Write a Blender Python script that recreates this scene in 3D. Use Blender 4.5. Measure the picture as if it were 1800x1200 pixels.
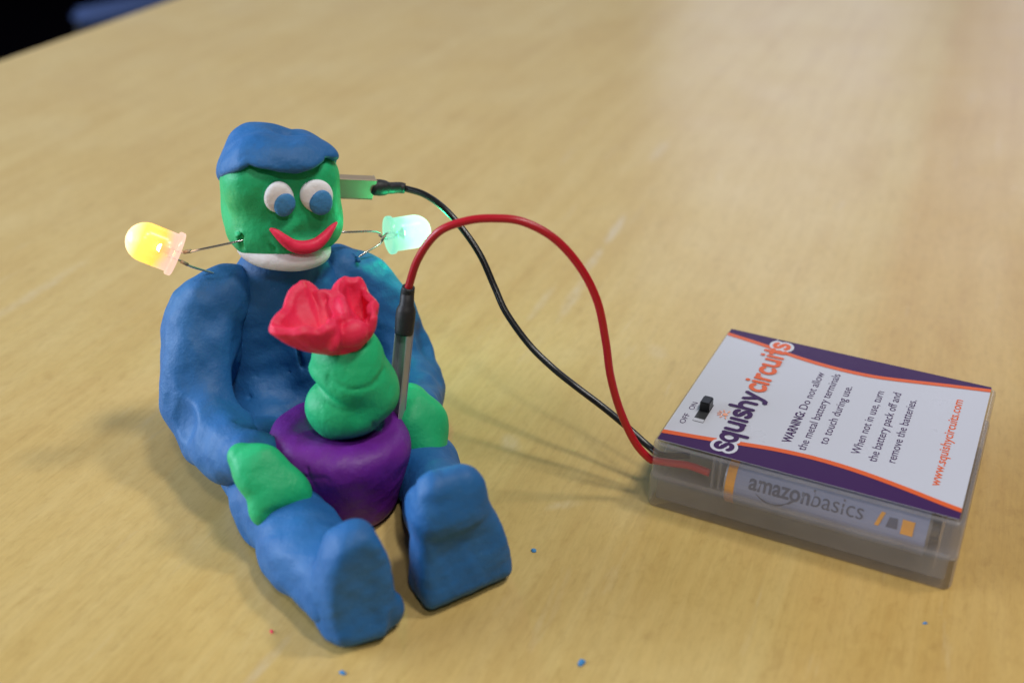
import bpy, bmesh, math, random
import numpy as np
from mathutils import Vector, Matrix

# ------------------------------------------------------------------ scene, camera, light
S = 0.00109                      # one modelling unit (1.09 mm) in metres
scene = bpy.context.scene
for o in list(bpy.data.objects):
    bpy.data.objects.remove(o)
COL = scene.collection

cam = bpy.data.cameras.new('camera')
cam_ob = bpy.data.objects.new('camera', cam)
COL.objects.link(cam_ob)
PITCH, ROLL, CAMH = math.radians(29.084), math.radians(1.006), 169.6
F_ = Vector((0, math.cos(PITCH), -math.sin(PITCH)))
R_ = Vector((1, 0, 0)); U_ = R_.cross(F_)
Rr = R_ * math.cos(ROLL) + U_ * math.sin(ROLL)
Ur = -R_ * math.sin(ROLL) + U_ * math.cos(ROLL)
cam_ob.matrix_world = Matrix(((Rr.x, Ur.x, -F_.x, 0), (Rr.y, Ur.y, -F_.y, 0), (Rr.z, Ur.z, -F_.z, CAMH * S), (0, 0, 0, 1)))
cam.sensor_width = 36.0
cam.lens = 41.67
cam.clip_start = 0.01
cam.clip_end = 60
cam.dof.use_dof = True
cam.dof.focus_distance = 281 * S
cam.dof.aperture_fstop = 9.0
scene.camera = cam_ob

world = bpy.data.worlds.new('World')
scene.world = world
world.use_nodes = True
bg = world.node_tree.nodes['Background']
bg.inputs[0].default_value = (0.80, 0.86, 1.0, 1)
bg.inputs[1].default_value = 0.055

def area(name, loc, target, sx, sy, watts, col):
    l = bpy.data.lights.new(name, 'AREA')
    l.shape = 'RECTANGLE'; l.size = sx; l.size_y = sy
    l.energy = watts; l.color = col
    o = bpy.data.objects.new(name, l); COL.objects.link(o)
    o.location = loc
    o.rotation_euler = (Vector(target) - Vector(loc)).to_track_quat('-Z', 'Y').to_euler()
    return o
CEN = (-0.03, 0.27, 0.0)
# three ceiling lamps (their fan of faint wire shadows shows on the table)
area('ceiling_lamp', (CEN[0] + 0.30, CEN[1] - 1.55, 2.1), CEN, 0.24, 0.24, 13, (1.0, 0.96, 0.90))
area('ceiling_lamp', (CEN[0] + 0.60, CEN[1] - 0.45, 2.1), CEN, 0.24, 0.24, 16, (1.0, 0.96, 0.90))
area('ceiling_lamp', (CEN[0] + 1.10, CEN[1] + 0.15, 2.1), CEN, 0.24, 0.24, 16, (1.0, 0.96, 0.90))
# two window panes behind the table, one long window on the left, one added light
area('window_and_sheen_light', (0.78, 3.3, 1.15), (0.2, 0.3, 0.0), 0.75, 1.3, 5.6, (0.72, 0.78, 1.0))
area('window_and_sheen_light', (1.45, 3.2, 1.15), (0.2, 0.3, 0.0), 0.40, 1.3, 3.2, (0.72, 0.78, 1.0))
area('window_and_sheen_light', (-2.2, 0.30, 0.72), (-0.05, 0.25, 0.05), 1.8, 1.0, 80, (0.72, 0.84, 1.0))
area('window_and_sheen_light', (-1.1, 3.5, 1.25), (-0.2, 0.4, 0.0), 3.0, 1.7, 8, (0.72, 0.82, 1.0))  # added wide light for a bluish sheen on the far tabletop, not a known window

scene.view_settings.view_transform = 'Standard'
scene.view_settings.look = 'None'
scene.view_settings.gamma = 1
scene.view_settings.exposure = -0.02
scene.cycles.use_denoising = True
scene.cycles.max_bounces = 12
scene.cycles.transparent_max_bounces = 24
scene.cycles.caustics_refractive = False
scene.cycles.caustics_reflective = False

# ------------------------------------------------------------------ materials
def new_mat(name):
    m = bpy.data.materials.new(name); m.use_nodes = True
    nt = m.node_tree
    return m, nt, nt.nodes['Principled BSDF'], nt.nodes['Material Output']

def N(nt, t, **kw):
    n = nt.nodes.new(t)
    for k, v in kw.items():
        if k.startswith('i_'):
            key = k[2:]
            n.inputs[int(key) if key.isdigit() else key.replace('_', ' ')].default_value = v
        else:
            setattr(n, k, v)
    return n

def ramp(nt, stops):
    r = nt.nodes.new('ShaderNodeValToRGB')
    el = r.color_ramp.elements
    while len(el) < len(stops): el.new(0.5)
    for e, (p, c) in zip(el, stops):
        e.position = p; e.color = c if len(c) == 4 else (*c, 1)
    return r

def clay(name, col, light, rough=0.55, smear=0.35, sss=0.06, scale=1.0):
    """modelling dough: soft mottling, pale smears, skin-like fine relief"""
    m, nt, b, out = new_mat(name)
    L = nt.links.new
    tc = N(nt, 'ShaderNodeTexCoord')
    n1 = N(nt, 'ShaderNodeTexNoise', i_Scale=90 * scale, i_Detail=4.0, i_Roughness=0.55, i_Distortion=0.6)
    L(tc.outputs['Object'], n1.inputs['Vector'])
    r1 = ramp(nt, [(0.34, (0, 0, 0)), (0.72, (1, 1, 1))])
    L(n1.outputs['Fac'], r1.inputs[0])
    mix = N(nt, 'ShaderNodeMix', data_type='RGBA')
    mix.inputs[6].default_value = (*col, 1); mix.inputs[7].default_value = (*[c * 0.72 + l * 0.28 for c, l in zip(col, light)], 1)
    L(r1.outputs[0], mix.inputs[0])
    # pale dried smears
    n2 = N(nt, 'ShaderNodeTexNoise', i_Scale=150 * scale, i_Detail=6.0, i_Roughness=0.7, i_Distortion=2.2)
    L(tc.outputs['Object'], n2.inputs['Vector'])
    r2 = ramp(nt, [(0.60, (0, 0, 0)), (0.80, (smear, smear, smear))])
    L(n2.outputs['Fac'], r2.inputs[0])
    mix2 = N(nt, 'ShaderNodeMix', data_type='RGBA')
    L(mix.outputs[2], mix2.inputs[6]); mix2.inputs[7].default_value = (*light, 1)
    L(r2.outputs[0], mix2.inputs[0])
    vo = N(nt, 'ShaderNodeTexVoronoi', i_Scale=420 * scale); L(tc.outputs['Object'], vo.inputs['Vector'])
    vr = ramp(nt, [(0.05, (0.45, 0.45, 0.45)), (0.10, (0, 0, 0))]); L(vo.outputs['Distance'], vr.inputs[0])
    msk = N(nt, 'ShaderNodeMath', operation='MULTIPLY'); L(vr.outputs[0], msk.inputs[0]); L(r1.outputs[0], msk.inputs[1])
    mix3 = N(nt, 'ShaderNodeMix', data_type='RGBA'); L(mix2.outputs[2], mix3.inputs[6]); mix3.inputs[7].default_value = (*[min(0.9, l * 1.3 + 0.08) for l in light], 1)
    L(msk.outputs[0], mix3.inputs[0])
    L(mix3.outputs[2], b.inputs['Base Color'])
    # roughness variation
    n3 = N(nt, 'ShaderNodeTexNoise', i_Scale=260 * scale, i_Detail=3.0)
    L(tc.outputs['Object'], n3.inputs['Vector'])
    mr = N(nt, 'ShaderNodeMapRange'); mr.inputs[3].default_value = rough - 0.08; mr.inputs[4].default_value = rough + 0.14
    L(n3.outputs['Fac'], mr.inputs[0]); L(mr.outputs[0], b.inputs['Roughness'])
    # relief: dents, fine grain, tiny pores
    n4 = N(nt, 'ShaderNodeTexNoise', i_Scale=1500 * scale, i_Detail=5.0, i_Roughness=0.62)
    L(tc.outputs['Object'], n4.inputs['Vector'])
    n5 = N(nt, 'ShaderNodeTexNoise', i_Scale=330 * scale, i_Detail=3.0)
    L(tc.outputs['Object'], n5.inputs['Vector'])
    b1 = N(nt, 'ShaderNodeBump', i_Strength=0.22, i_Distance=0.0004)
    L(n4.outputs['Fac'], b1.inputs['Height'])
    b2 = N(nt, 'ShaderNodeBump', i_Strength=0.38, i_Distance=0.0010)
    L(n5.outputs['Fac'], b2.inputs['Height']); L(b1.outputs[0], b2.inputs['Normal'])
    L(b2.outputs[0], b.inputs['Normal'])
    b.inputs['Subsurface Weight'].default_value = sss
    b.inputs['Subsurface Radius'].default_value = (0.002, 0.002, 0.002)
    b.inputs['Subsurface Scale'].default_value = 0.6
    b.inputs['Specular IOR Level'].default_value = 0.38
    return m

def plain(name, col, rough=0.5, metal=0.0, spec=0.5, bump=0.0, bscale=800):
    m, nt, b, out = new_mat(name)
    b.inputs['Base Color'].default_value = (*col, 1)
    b.inputs['Metallic'].default_value = metal
    b.inputs['Specular IOR Level'].default_value = spec
    tc = N(nt, 'ShaderNodeTexCoord')
    n = N(nt, 'ShaderNodeTexNoise', i_Scale=bscale, i_Detail=3.0)
    nt.links.new(tc.outputs['Object'], n.inputs['Vector'])
    mr = N(nt, 'ShaderNodeMapRange'); mr.inputs[3].default_value = max(0.02, rough - 0.07); mr.inputs[4].default_value = rough + 0.07
    nt.links.new(n.outputs['Fac'], mr.inputs[0]); nt.links.new(mr.outputs[0], b.inputs['Roughness'])
    if bump:
        bn = N(nt, 'ShaderNodeBump', i_Strength=bump, i_Distance=0.0003)
        nt.links.new(n.outputs['Fac'], bn.inputs['Height']); nt.links.new(bn.outputs[0], b.inputs['Normal'])
    return m

def plastic(name, tint, fac, rough=0.22, diff=(0.55, 0.54, 0.53)):
    """milky clear plastic: part of the light goes straight through, part is scattered"""
    m, nt, b, out = new_mat(name)
    L = nt.links.new
    tc = N(nt, 'ShaderNodeTexCoord')
    n = N(nt, 'ShaderNodeTexNoise', i_Scale=120, i_Detail=4.0)
    L(tc.outputs['Object'], n.inputs['Vector'])
    mr = N(nt, 'ShaderNodeMapRange'); mr.inputs[3].default_value = fac - 0.10; mr.inputs[4].default_value = fac + 0.10
    L(n.outputs['Fac'], mr.inputs[0])
    b.inputs['Base Color'].default_value = (*diff, 1)
    b.inputs['Roughness'].default_value = rough
    tr = N(nt, 'ShaderNodeBsdfTransparent'); tr.inputs[0].default_value = (*tint, 1)
    tl = N(nt, 'ShaderNodeBsdfTranslucent'); tl.inputs[0].default_value = (*diff, 1)
    mx0 = N(nt, 'ShaderNodeMixShader'); mx0.inputs[0].default_value = 0.35
    L(b.outputs[0], mx0.inputs[1]); L(tl.outputs[0], mx0.inputs[2])
    mx = N(nt, 'ShaderNodeMixShader')
    L(mr.outputs[0], mx.inputs[0]); L(tr.outputs[0], mx.inputs[1]); L(mx0.outputs[0], mx.inputs[2])
    gl = N(nt, 'ShaderNodeBsdfGlossy'); gl.inputs['Roughness'].default_value = rough * 0.5
    fr = N(nt, 'ShaderNodeFresnel'); fr.inputs[0].default_value = 1.5
    fin = N(nt, 'ShaderNodeMixShader')
    geo = N(nt, 'ShaderNodeNewGeometry'); inv = N(nt, 'ShaderNodeMath', operation='SUBTRACT'); inv.inputs[0].default_value = 1.0
    L(geo.outputs['Backfacing'], inv.inputs[1])
    frm = N(nt, 'ShaderNodeMath', operation='MULTIPLY'); L(fr.outputs[0], frm.inputs[0]); L(inv.outputs[0], frm.inputs[1])
    L(frm.outputs[0], fin.inputs[0]); L(mx.outputs[0], fin.inputs[1]); L(gl.outputs[0], fin.inputs[2])
    L(fin.outputs[0], out.inputs[0])
    return m

M = {}
M['blue'] = clay('blue_clay', (0.011, 0.108, 0.32), (0.055, 0.20, 0.43), rough=0.55, smear=0.35)
M['hair'] = clay('hair_clay', (0.012, 0.116, 0.34), (0.055, 0.205, 0.45), rough=0.55, smear=0.25, scale=1.3)
M['pupil'] = clay('pupil_clay', (0.045, 0.22, 0.50), (0.10, 0.30, 0.58), rough=0.55, smear=0.1, scale=2)
M['green'] = clay('green_clay', (0.010, 0.42, 0.155), (0.04, 0.50, 0.22), rough=0.50, smear=0.15)
M['red'] = clay('red_clay', (0.80, 0.020, 0.080), (0.86, 0.06, 0.14), rough=0.50, smear=0.1, sss=0.25)
M['purple'] = clay('purple_clay', (0.125, 0.011, 0.235), (0.20, 0.04, 0.32), rough=0.46, smear=0.15)
M['white'] = clay('white_clay', (0.84, 0.85, 0.92), (0.88, 0.88, 0.93), rough=0.55, smear=0.1, sss=0.15)
M['black'] = plain('black_insulation', (0.010, 0.010, 0.011), 0.32, bump=0.05)
M['redwire'] = plain('red_insulation', (0.42, 0.006, 0.016), 0.34, bump=0.05)
M['shrink'] = plain('heat_shrink_rubber', (0.014, 0.014, 0.016), 0.55, bump=0.35, bscale=500)
M['metal'] = plain('tinned_metal', (0.46, 0.46, 0.50), 0.40, metal=0.65, bump=0.12, bscale=400)
M['brass'] = plain('dull_terminal_metal', (0.42, 0.34, 0.25), 0.60, metal=0.7, bump=0.15, bscale=400)
M['lead'] = plain('lead_wire_metal', (0.62, 0.60, 0.58), 0.25, metal=1.0)
M['lid'] = plastic('clear_lid_plastic', (0.97, 0.97, 0.98), 0.19, 0.16, (0.60, 0.59, 0.63))
M['tray'] = plastic('frosted_tray_plastic', (0.93, 0.91, 0.89), 0.27, 0.24, (0.56, 0.54, 0.53))
M['label'] = plain('label_paper', (0.50, 0.50, 0.56), 0.30, spec=0.45, bump=0.03, bscale=90)
M['lpurple'] = plain('label_purple_ink', (0.040, 0.008, 0.070), 0.34, spec=0.2)
M['lorange'] = plain('label_orange_ink', (0.66, 0.095, 0.006), 0.32, spec=0.4)
M['lsun'] = plain('label_pale_orange_ink', (0.80, 0.34, 0.20), 0.32, spec=0.4)
M['lhalo'] = plain('label_white_ink', (0.56, 0.56, 0.62), 0.30, spec=0.4)
M['switch'] = plain('switch_plastic', (0.008, 0.008, 0.009), 0.35)
M['slotshade'] = plain('slot_shade_plate', (0.03, 0.03, 0.032), 0.5)
M['cell'] = plain('battery_sleeve', (0.27, 0.30, 0.44), 0.35)
M['cellorange'] = plain('battery_orange_print', (0.85, 0.36, 0.03), 0.35)
M['celltext'] = plain('battery_grey_print', (0.075, 0.085, 0.14), 0.35)
M['carpet'] = plain('dark_carpet', (0.003, 0.0025, 0.004), 0.9, spec=0.0, bump=0.4, bscale=60)
M['chairblue'] = plain('pale_blue_fabric', (0.05, 0.075, 0.17), 0.85, spec=0.1, bump=0.3, bscale=120)
M['chairdark'] = plain('dark_chair_metal', (0.010, 0.009, 0.012), 0.6)

# ------------------------------------------------------------------ mesh helpers
def mk(name, verts, faces, mat, parent=None, smooth=True, scale=S):
    me = bpy.data.meshes.new(name)
    v = np.asarray(verts, dtype=np.float64) * scale
    me.from_pydata(v.tolist(), [], faces if isinstance(faces, list) else faces.tolist())
    if mat is not None: me.materials.append(mat)
    if smooth:
        me.polygons.foreach_set('use_smooth', np.ones(len(me.polygons), dtype=bool))
    me.update()
    o = bpy.data.objects.new(name, me); COL.objects.link(o)
    if parent is not None: o.parent = parent
    return o

def from_bm(name, bm, mat, parent=None, smooth=True, scale=S):
    bmesh.ops.recalc_face_normals(bm, faces=bm.faces)
    bmesh.ops.scale(bm, vec=(scale,) * 3, verts=bm.verts)
    me = bpy.data.meshes.new(name); bm.to_mesh(me); bm.free()
    if mat is not None: me.materials.append(mat)
    if smooth:
        for p in me.polygons: p.use_smooth = True
    o = bpy.data.objects.new(name, me); COL.objects.link(o)
    if parent is not None: o.parent = parent
    return o

def tag(o, label, cat=None, group=None, kind=None):
    o['label'] = label
    if cat: o['category'] = cat
    if group: o['group'] = group
    if kind: o['kind'] = kind
    return o

def empty(name, loc, rz, label, cat, group=None):
    o = bpy.data.objects.new(name, None); COL.objects.link(o)
    o.location = Vector(loc) * S; o.rotation_euler = (0, 0, rz)
    o.empty_display_size = 0.01
    return tag(o, label, cat, group)

def bevel_mod(o, w, seg=2):
    b = o.modifiers.new('bevel', 'BEVEL'); b.width = w * S; b.segments = seg; b.limit_method = 'ANGLE'

def spline(pts, n=12):
    """Catmull-Rom through pts"""
    P = [np.array(p, float) for p in pts]
    P = [2 * P[0] - P[1]] + P + [2 * P[-1] - P[-2]]
    out = []
    for i in range(1, len(P) - 2):
        a, b, c, d = P[i - 1:i + 3]
        for k in range(n):
            t = k / n
            out.append(0.5 * ((2 * b) + (-a + c) * t + (2 * a - 5 * b + 4 * c - d) * t * t + (-a + 3 * b - 3 * c + d) * t ** 3))
    out.append(P[-2])
    return np.array(out)

def tube(name, path, radius, mat, parent=None, seg=14, cap=True):
    P = np.asarray(path, float); n = len(P)
    rad = np.full(n, radius) if np.isscalar(radius) else np.asarray(radius, float)
    T = np.gradient(P, axis=0); T /= np.linalg.norm(T, axis=1)[:, None]
    up = np.array([0, 0, 1.0])
    if abs(T[0] @ up) > 0.9: up = np.array([1.0, 0, 0])
    u = up - (up @ T[0]) * T[0]; u /= np.linalg.norm(u)
    V = []
    for i in range(n):
        u = u - (u @ T[i]) * T[i]; u /= np.linalg.norm(u)
        w = np.cross(T[i], u)
        for k in range(seg):
            a = 2 * math.pi * k / seg
            V.append(P[i] + rad[i] * (math.cos(a) * u + math.sin(a) * w))
    Fc = []
    for i in range(n - 1):
        for k in range(seg):
            k2 = (k + 1) % seg
            Fc.append([i * seg + k, i * seg + k2, (i + 1) * seg + k2, (i + 1) * seg + k])
    if cap:
        Fc.append(list(range(seg))[::-1]); Fc.append([(n - 1) * seg + k for k in range(seg)])
    return mk(name, V, Fc, mat, parent)

# ------------------------------------------------------------------ signed-distance sculpting
def grid(lo, hi, h):
    ax = [np.arange(a - 2 * h, b + 3 * h, h, dtype=np.float32) for a, b in zip(lo, hi)]
    X, Y, Z = np.meshgrid(*ax, indexing='ij', sparse=True)
    return (X, Y, Z), np.array([a[0] for a in ax])

def ell(P, c, r, rot=None):
    d = [P[i] - np.float32(c[i]) for i in range(3)]
    if rot is not None:
        d = [d[0] * np.float32(rot[0][i]) + d[1] * np.float32(rot[1][i]) + d[2] * np.float32(rot[2][i]) for i in range(3)]
    k0 = np.sqrt(sum((d[i] / np.float32(r[i])) ** 2 for i in range(3)))
    k1 = np.sqrt(sum((d[i] / np.float32(r[i] ** 2)) ** 2 for i in range(3))) + np.float32(1e-6)
    return k0 * (k0 - 1) / k1

def cap(P, a, b, ra, rb=None):
    rb = ra if rb is None else rb
    a = np.array(a, np.float32); b = np.array(b, np.float32); ab = b - a; L2 = float(ab @ ab) + 1e-9
    d = [P[i] - a[i] for i in range(3)]
    t = np.clip((d[0] * ab[0] + d[1] * ab[1] + d[2] * ab[2]) / np.float32(L2), 0, 1)
    q = sum((d[i] - t * ab[i]) ** 2 for i in range(3))
    return np.sqrt(q) - (np.float32(ra) + t * np.float32(rb - ra))

def chain(P, pts, k=3.0):
    d = None
    for (a, ra), (b, rb) in zip(pts[:-1], pts[1:]):
        c = cap(P, a, b, ra, rb)
        d = c if d is None else smin(d, c, k)
    return d

def rbox(P, c, half, rad, rot=None):
    d = [P[i] - np.float32(c[i]) for i in range(3)]
    if rot is not None:
        d = [d[0] * np.float32(rot[0][i]) + d[1] * np.float32(rot[1][i]) + d[2] * np.float32(rot[2][i]) for i in range(3)]
    q = [np.abs(d[i]) - np.float32(half[i] - rad) for i in range(3)]
    o = np.sqrt(sum(np.maximum(x, 0) ** 2 for x in q))
    return o + np.minimum(np.maximum(np.maximum(q[0], q[1]), q[2]), 0) - np.float32(rad)

def smin(a, b, k):
    h = np.maximum(np.float32(k) - np.abs(a - b), 0) / np.float32(k)
    return np.minimum(a, b) - h * h * np.float32(k / 4)

def smax(a, b, k): return -smin(-a, -b, k)

def lumps(P, seed, amp, wl, n=7):
    rng = np.random.RandomState(seed); d = np.float32(0)
    for i in range(n):
        v = rng.normal(size=3); v /= np.linalg.norm(v)
        k = 2 * math.pi / (wl * (0.7 + 0.9 * rng.rand())); ph = rng.rand() * 6.28
        d = d + np.float32(amp / math.sqrt(n)) * np.sin(np.float32(k) * (v[0] * P[0] + v[1] * P[1] + v[2] * P[2]) + np.float32(ph)).astype(np.float32)
    return d

def dents(P, d, seed, pts, n, depth=0.10, k=0.9):
    """thumb-pressed flats round a limb laid out as (centre, radius) points"""
    rng = np.random.RandomState(seed)
    for _ in range(n):
        i = rng.randint(len(pts) - 1); t = rng.rand()
        c = np.array(pts[i][0]) * (1 - t) + np.array(pts[i + 1][0]) * t; R0 = pts[i][1] * (1 - t) + pts[i + 1][1] * t + 1.1   # blended limbs swell a little past their skeleton
        v = rng.normal(size=3); v[2] = abs(v[2]) * 0.8; v /= np.linalg.norm(v)
        Rs = R0 * (0.5 + 0.9 * rng.rand()); dp = depth * (0.5 + rng.rand())
        d = smax(d, -ell(P, c + v * (R0 + Rs - dp), (Rs, Rs, Rs)), k)
    return d

def groove(P, d, pts, w=0.35, depth=0.0, k=0.6):
    g = None
    for a, b in zip(pts[:-1], pts[1:]):
        c = cap(P, a, b, w)
        g = c if g is None else np.minimum(g, c)
    return smax(d, -g, k)

def rotm(ax, ay, az):
    """columns are the local axes (x, y, z) of a tilted frame, degrees"""
    m = Matrix.Rotation(math.radians(az), 3, 'Z') @ Matrix.Rotation(math.radians(ay), 3, 'Y') @ Matrix.Rotation(math.radians(ax), 3, 'X')
    return [[m[i][j] for j in range(3)] for i in range(3)]

def nets(Fv, o, h):
    """surface nets: smooth quad mesh of the zero level of Fv"""
    Fv = np.ascontiguousarray(Fv, dtype=np.float32)
    s = Fv < 0
    nx, ny, nz = Fv.shape
    def cor(A, i, j, k): return A[i:nx - 1 + i, j:ny - 1 + j, k:nz - 1 + k]
    cnt = np.zeros((nx - 1, ny - 1, nz - 1), np.int8)
    for i in (0, 1):
        for j in (0, 1):
            for k in (0, 1): cnt += cor(s, i, j, k)
    mixc = (cnt > 0) & (cnt < 8)
    I = np.argwhere(mixc)
    idx = np.full(mixc.shape, -1, np.int64); idx[mixc] = np.arange(len(I))
    acc = np.zeros((len(I), 3)); num = np.zeros(len(I))
    def val(off): return Fv[I[:, 0] + off[0], I[:, 1] + off[1], I[:, 2] + off[2]]
    offs = [(i, j, k) for i in (0, 1) for j in (0, 1) for k in (0, 1)]
    for a in offs:
        for ax in range(3):
            if a[ax] == 0:
                b = list(a); b[ax] = 1
                fa, fb = val(a), val(b)
                m = (fa < 0) != (fb < 0)
                t = np.where(m, fa / np.where(m, fa - fb, 1), 0)
                p = np.tile(np.array(a, float), (len(I), 1)); p[:, ax] = t
                acc[m] += p[m]; num[m] += 1
    V = (I + acc / num[:, None]) * h + o
    quads = []
    for ax in range(3):
        sl0 = [slice(None)] * 3; sl1 = [slice(None)] * 3
        sl0[ax] = slice(0, -1); sl1[ax] = slice(1, None)
        a, b = s[tuple(sl0)], s[tuple(sl1)]
        e = np.argwhere(a != b)
        u, v = (ax + 1) % 3, (ax + 2) % 3
        ok = (e[:, u] > 0) & (e[:, v] > 0) & (e[:, u] < Fv.shape[u] - 1) & (e[:, v] < Fv.shape[v] - 1)
        e = e[ok]
        inside = a[tuple(e.T)]
        c = []
        for du, dv in ((-1, -1), (0, -1), (0, 0), (-1, 0)):
            g = e.copy(); g[:, u] += du; g[:, v] += dv
            c.append(idx[tuple(g.T)])
        qd = np.stack(c, 1)
        qd[~inside] = qd[~inside][:, ::-1]
        quads.append(qd)
    return V, np.concatenate(quads)

def sculpt(name, lo, hi, h, fn, mat, parent, relax=3):
    """fn works in figure coordinates (r = to its left hand as seen, f = forward, z = up)"""
    P, o = grid(lo, hi, h)
    d = fn(P)
    d = np.broadcast_to(d, tuple(P[i].shape[i] for i in range(3)))
    V, Q = nets(d, o, h)
    # one or two rounds of neighbour averaging to take the grid out of the surface
    for _ in range(relax):
        acc = np.zeros_like(V); num = np.zeros(len(V))
        for k in range(4):
            a, b = Q[:, k], Q[:, (k + 1) % 4]
            np.add.at(acc, a, V[b]); np.add.at(num, a, 1)
        V = 0.5 * V + 0.5 * acc / np.maximum(num, 1)[:, None]
    V = V * np.array([1, -1, 1.0])
    return mk(name, V, Q[:, ::-1], mat, parent)

# ------------------------------------------------------------------ the table and what lies beyond it
TA = math.radians(90 - 21.1)         # grain direction (angle from +x)
def table_material():
    m, nt, b, out = new_mat('birch_veneer')
    L = nt.links.new
    tc = N(nt, 'ShaderNodeTexCoord')
    mp = N(nt, 'ShaderNodeMapping'); mp.inputs['Scale'].default_value = (2.2, 42.0, 1)
    L(tc.outputs['Object'], mp.inputs['Vector'])
    g = N(nt, 'ShaderNodeTexNoise', i_Scale=3.0, i_Detail=6.0, i_Roughness=0.6, i_Distortion=0.5)
    L(mp.outputs[0], g.inputs['Vector'])
    rg = ramp(nt, [(0.30, (0.490, 0.325, 0.108)), (0.50, (0.555, 0.392, 0.142)), (0.72, (0.605, 0.448, 0.186))])
    L(g.outputs['Fac'], rg.inputs[0])
    # cloudy blotches
    mp2 = N(nt, 'ShaderNodeMapping'); mp2.inputs['Scale'].default_value = (14, 26, 1)
    L(tc.outputs['Object'], mp2.inputs['Vector'])
    c = N(nt, 'ShaderNodeTexNoise', i_Scale=1.0, i_Detail=4.0, i_Roughness=0.6, i_Distortion=0.8)
    L(mp2.outputs[0], c.inputs['Vector'])
    rc = ramp(nt, [(0.30, (0.500, 0.325, 0.098)), (0.52, (0.565, 0.402, 0.146)), (0.75, (0.61, 0.464, 0.205))])
    L(c.outputs['Fac'], rc.inputs[0])
    mx = N(nt, 'ShaderNodeMix', data_type='RGBA'); mx.inputs[0].default_value = 0.45
    L(rg.outputs[0], mx.inputs[6]); L(rc.outputs[0], mx.inputs[7])
    # fine pores and fibres
    mp3 = N(nt, 'ShaderNodeMapping'); mp3.inputs['Scale'].default_value = (60, 900, 1)
    L(tc.outputs['Object'], mp3.inputs['Vector'])
    f = N(nt, 'ShaderNodeTexNoise', i_Scale=1.0, i_Detail=5.0, i_Roughness=0.7)
    L(mp3.outputs[0], f.inputs['Vector'])
    rf = ramp(nt, [(0.30, (0.86, 0.84, 0.80)), (0.55, (1, 1, 1)), (0.80, (1.08, 1.08, 1.10))])
    L(f.outputs['Fac'], rf.inputs[0])
    mu = N(nt, 'ShaderNodeMix', data_type='RGBA', blend_type='MULTIPLY'); mu.inputs[0].default_value = 0.55
    L(mx.outputs[2], mu.inputs[6]); L(rf.outputs[0], mu.inputs[7])
    # darker short flecks
    mp4 = N(nt, 'ShaderNodeMapping'); mp4.inputs['Scale'].default_value = (90, 170, 1)
    L(tc.outputs['Object'], mp4.inputs['Vector'])
    fl = N(nt, 'ShaderNodeTexNoise', i_Scale=1.0, i_Detail=3.0, i_Roughness=0.55, i_Distortion=0.4)
    L(mp4.outputs[0], fl.inputs['Vector'])
    rfl = ramp(nt, [(0.60, (0, 0, 0)), (0.80, (0.36, 0.36, 0.36))])
    L(fl.outputs['Fac'], rfl.inputs[0])
    mfl = N(nt, 'ShaderNodeMix', data_type='RGBA'); mfl.inputs[7].default_value = (0.34, 0.205, 0.06, 1)
    L(rfl.outputs[0], mfl.inputs[0]); L(mu.outputs[2], mfl.inputs[6])
    mp7 = N(nt, 'ShaderNodeMapping'); mp7.inputs['Scale'].default_value = (210, 520, 1)
    L(tc.outputs['Object'], mp7.inputs['Vector'])
    n7 = N(nt, 'ShaderNodeTexNoise', i_Scale=1.0, i_Detail=5.0, i_Roughness=0.7, i_Distortion=0.5)
    L(mp7.outputs[0], n7.inputs['Vector'])
    r7 = ramp(nt, [(0.28, (0.86, 0.83, 0.78)), (0.48, (0.99, 0.99, 0.98)), (0.74, (1.07, 1.08, 1.10))])
    L(n7.outputs['Fac'], r7.inputs[0])
    m7 = N(nt, 'ShaderNodeMix', data_type='RGBA', blend_type='MULTIPLY'); m7.inputs[0].default_value = 0.8
    L(mfl.outputs[2], m7.inputs[6]); L(r7.outputs[0], m7.inputs[7])
    # a more orange veneer leaf on the right of its seam
    sx = N(nt, 'ShaderNodeSeparateXYZ'); L(tc.outputs['Object'], sx.inputs[0])
    seam = N(nt, 'ShaderNodeMapRange'); seam.inputs[1].default_value = SEAM + 0.004; seam.inputs[2].default_value = SEAM - 0.004
    L(sx.outputs['Y'], seam.inputs[0])
    sm = N(nt, 'ShaderNodeMath', operation='MULTIPLY'); sm.inputs[1].default_value = 0.7; L(seam.outputs[0], sm.inputs[0])
    leaf = N(nt, 'ShaderNodeMix', data_type='RGBA', blend_type='MULTIPLY'); leaf.inputs[7].default_value = (0.93, 0.82, 0.66, 1)
    L(sm.outputs[0], leaf.inputs[0]); L(m7.outputs[2], leaf.inputs[6])
    # whitish scuffs: random ones along the grain, and some long strokes with a place of their own
    mp5 = N(nt, 'ShaderNodeMapping'); mp5.inputs['Scale'].default_value = (16, 130, 1)
    L(tc.outputs['Object'], mp5.inputs['Vector'])
    sc = N(nt, 'ShaderNodeTexNoise', i_Scale=1.0, i_Detail=5.0, i_Roughness=0.62, i_Distortion=0.3)
    L(mp5.outputs[0], sc.inputs['Vector'])
    rs = ramp(nt, [(0.63, (0, 0, 0)), (0.76, (0.42, 0.42, 0.42))])
    L(sc.outputs['Fac'], rs.inputs[0])
    last = rs.outputs[0]
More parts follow.
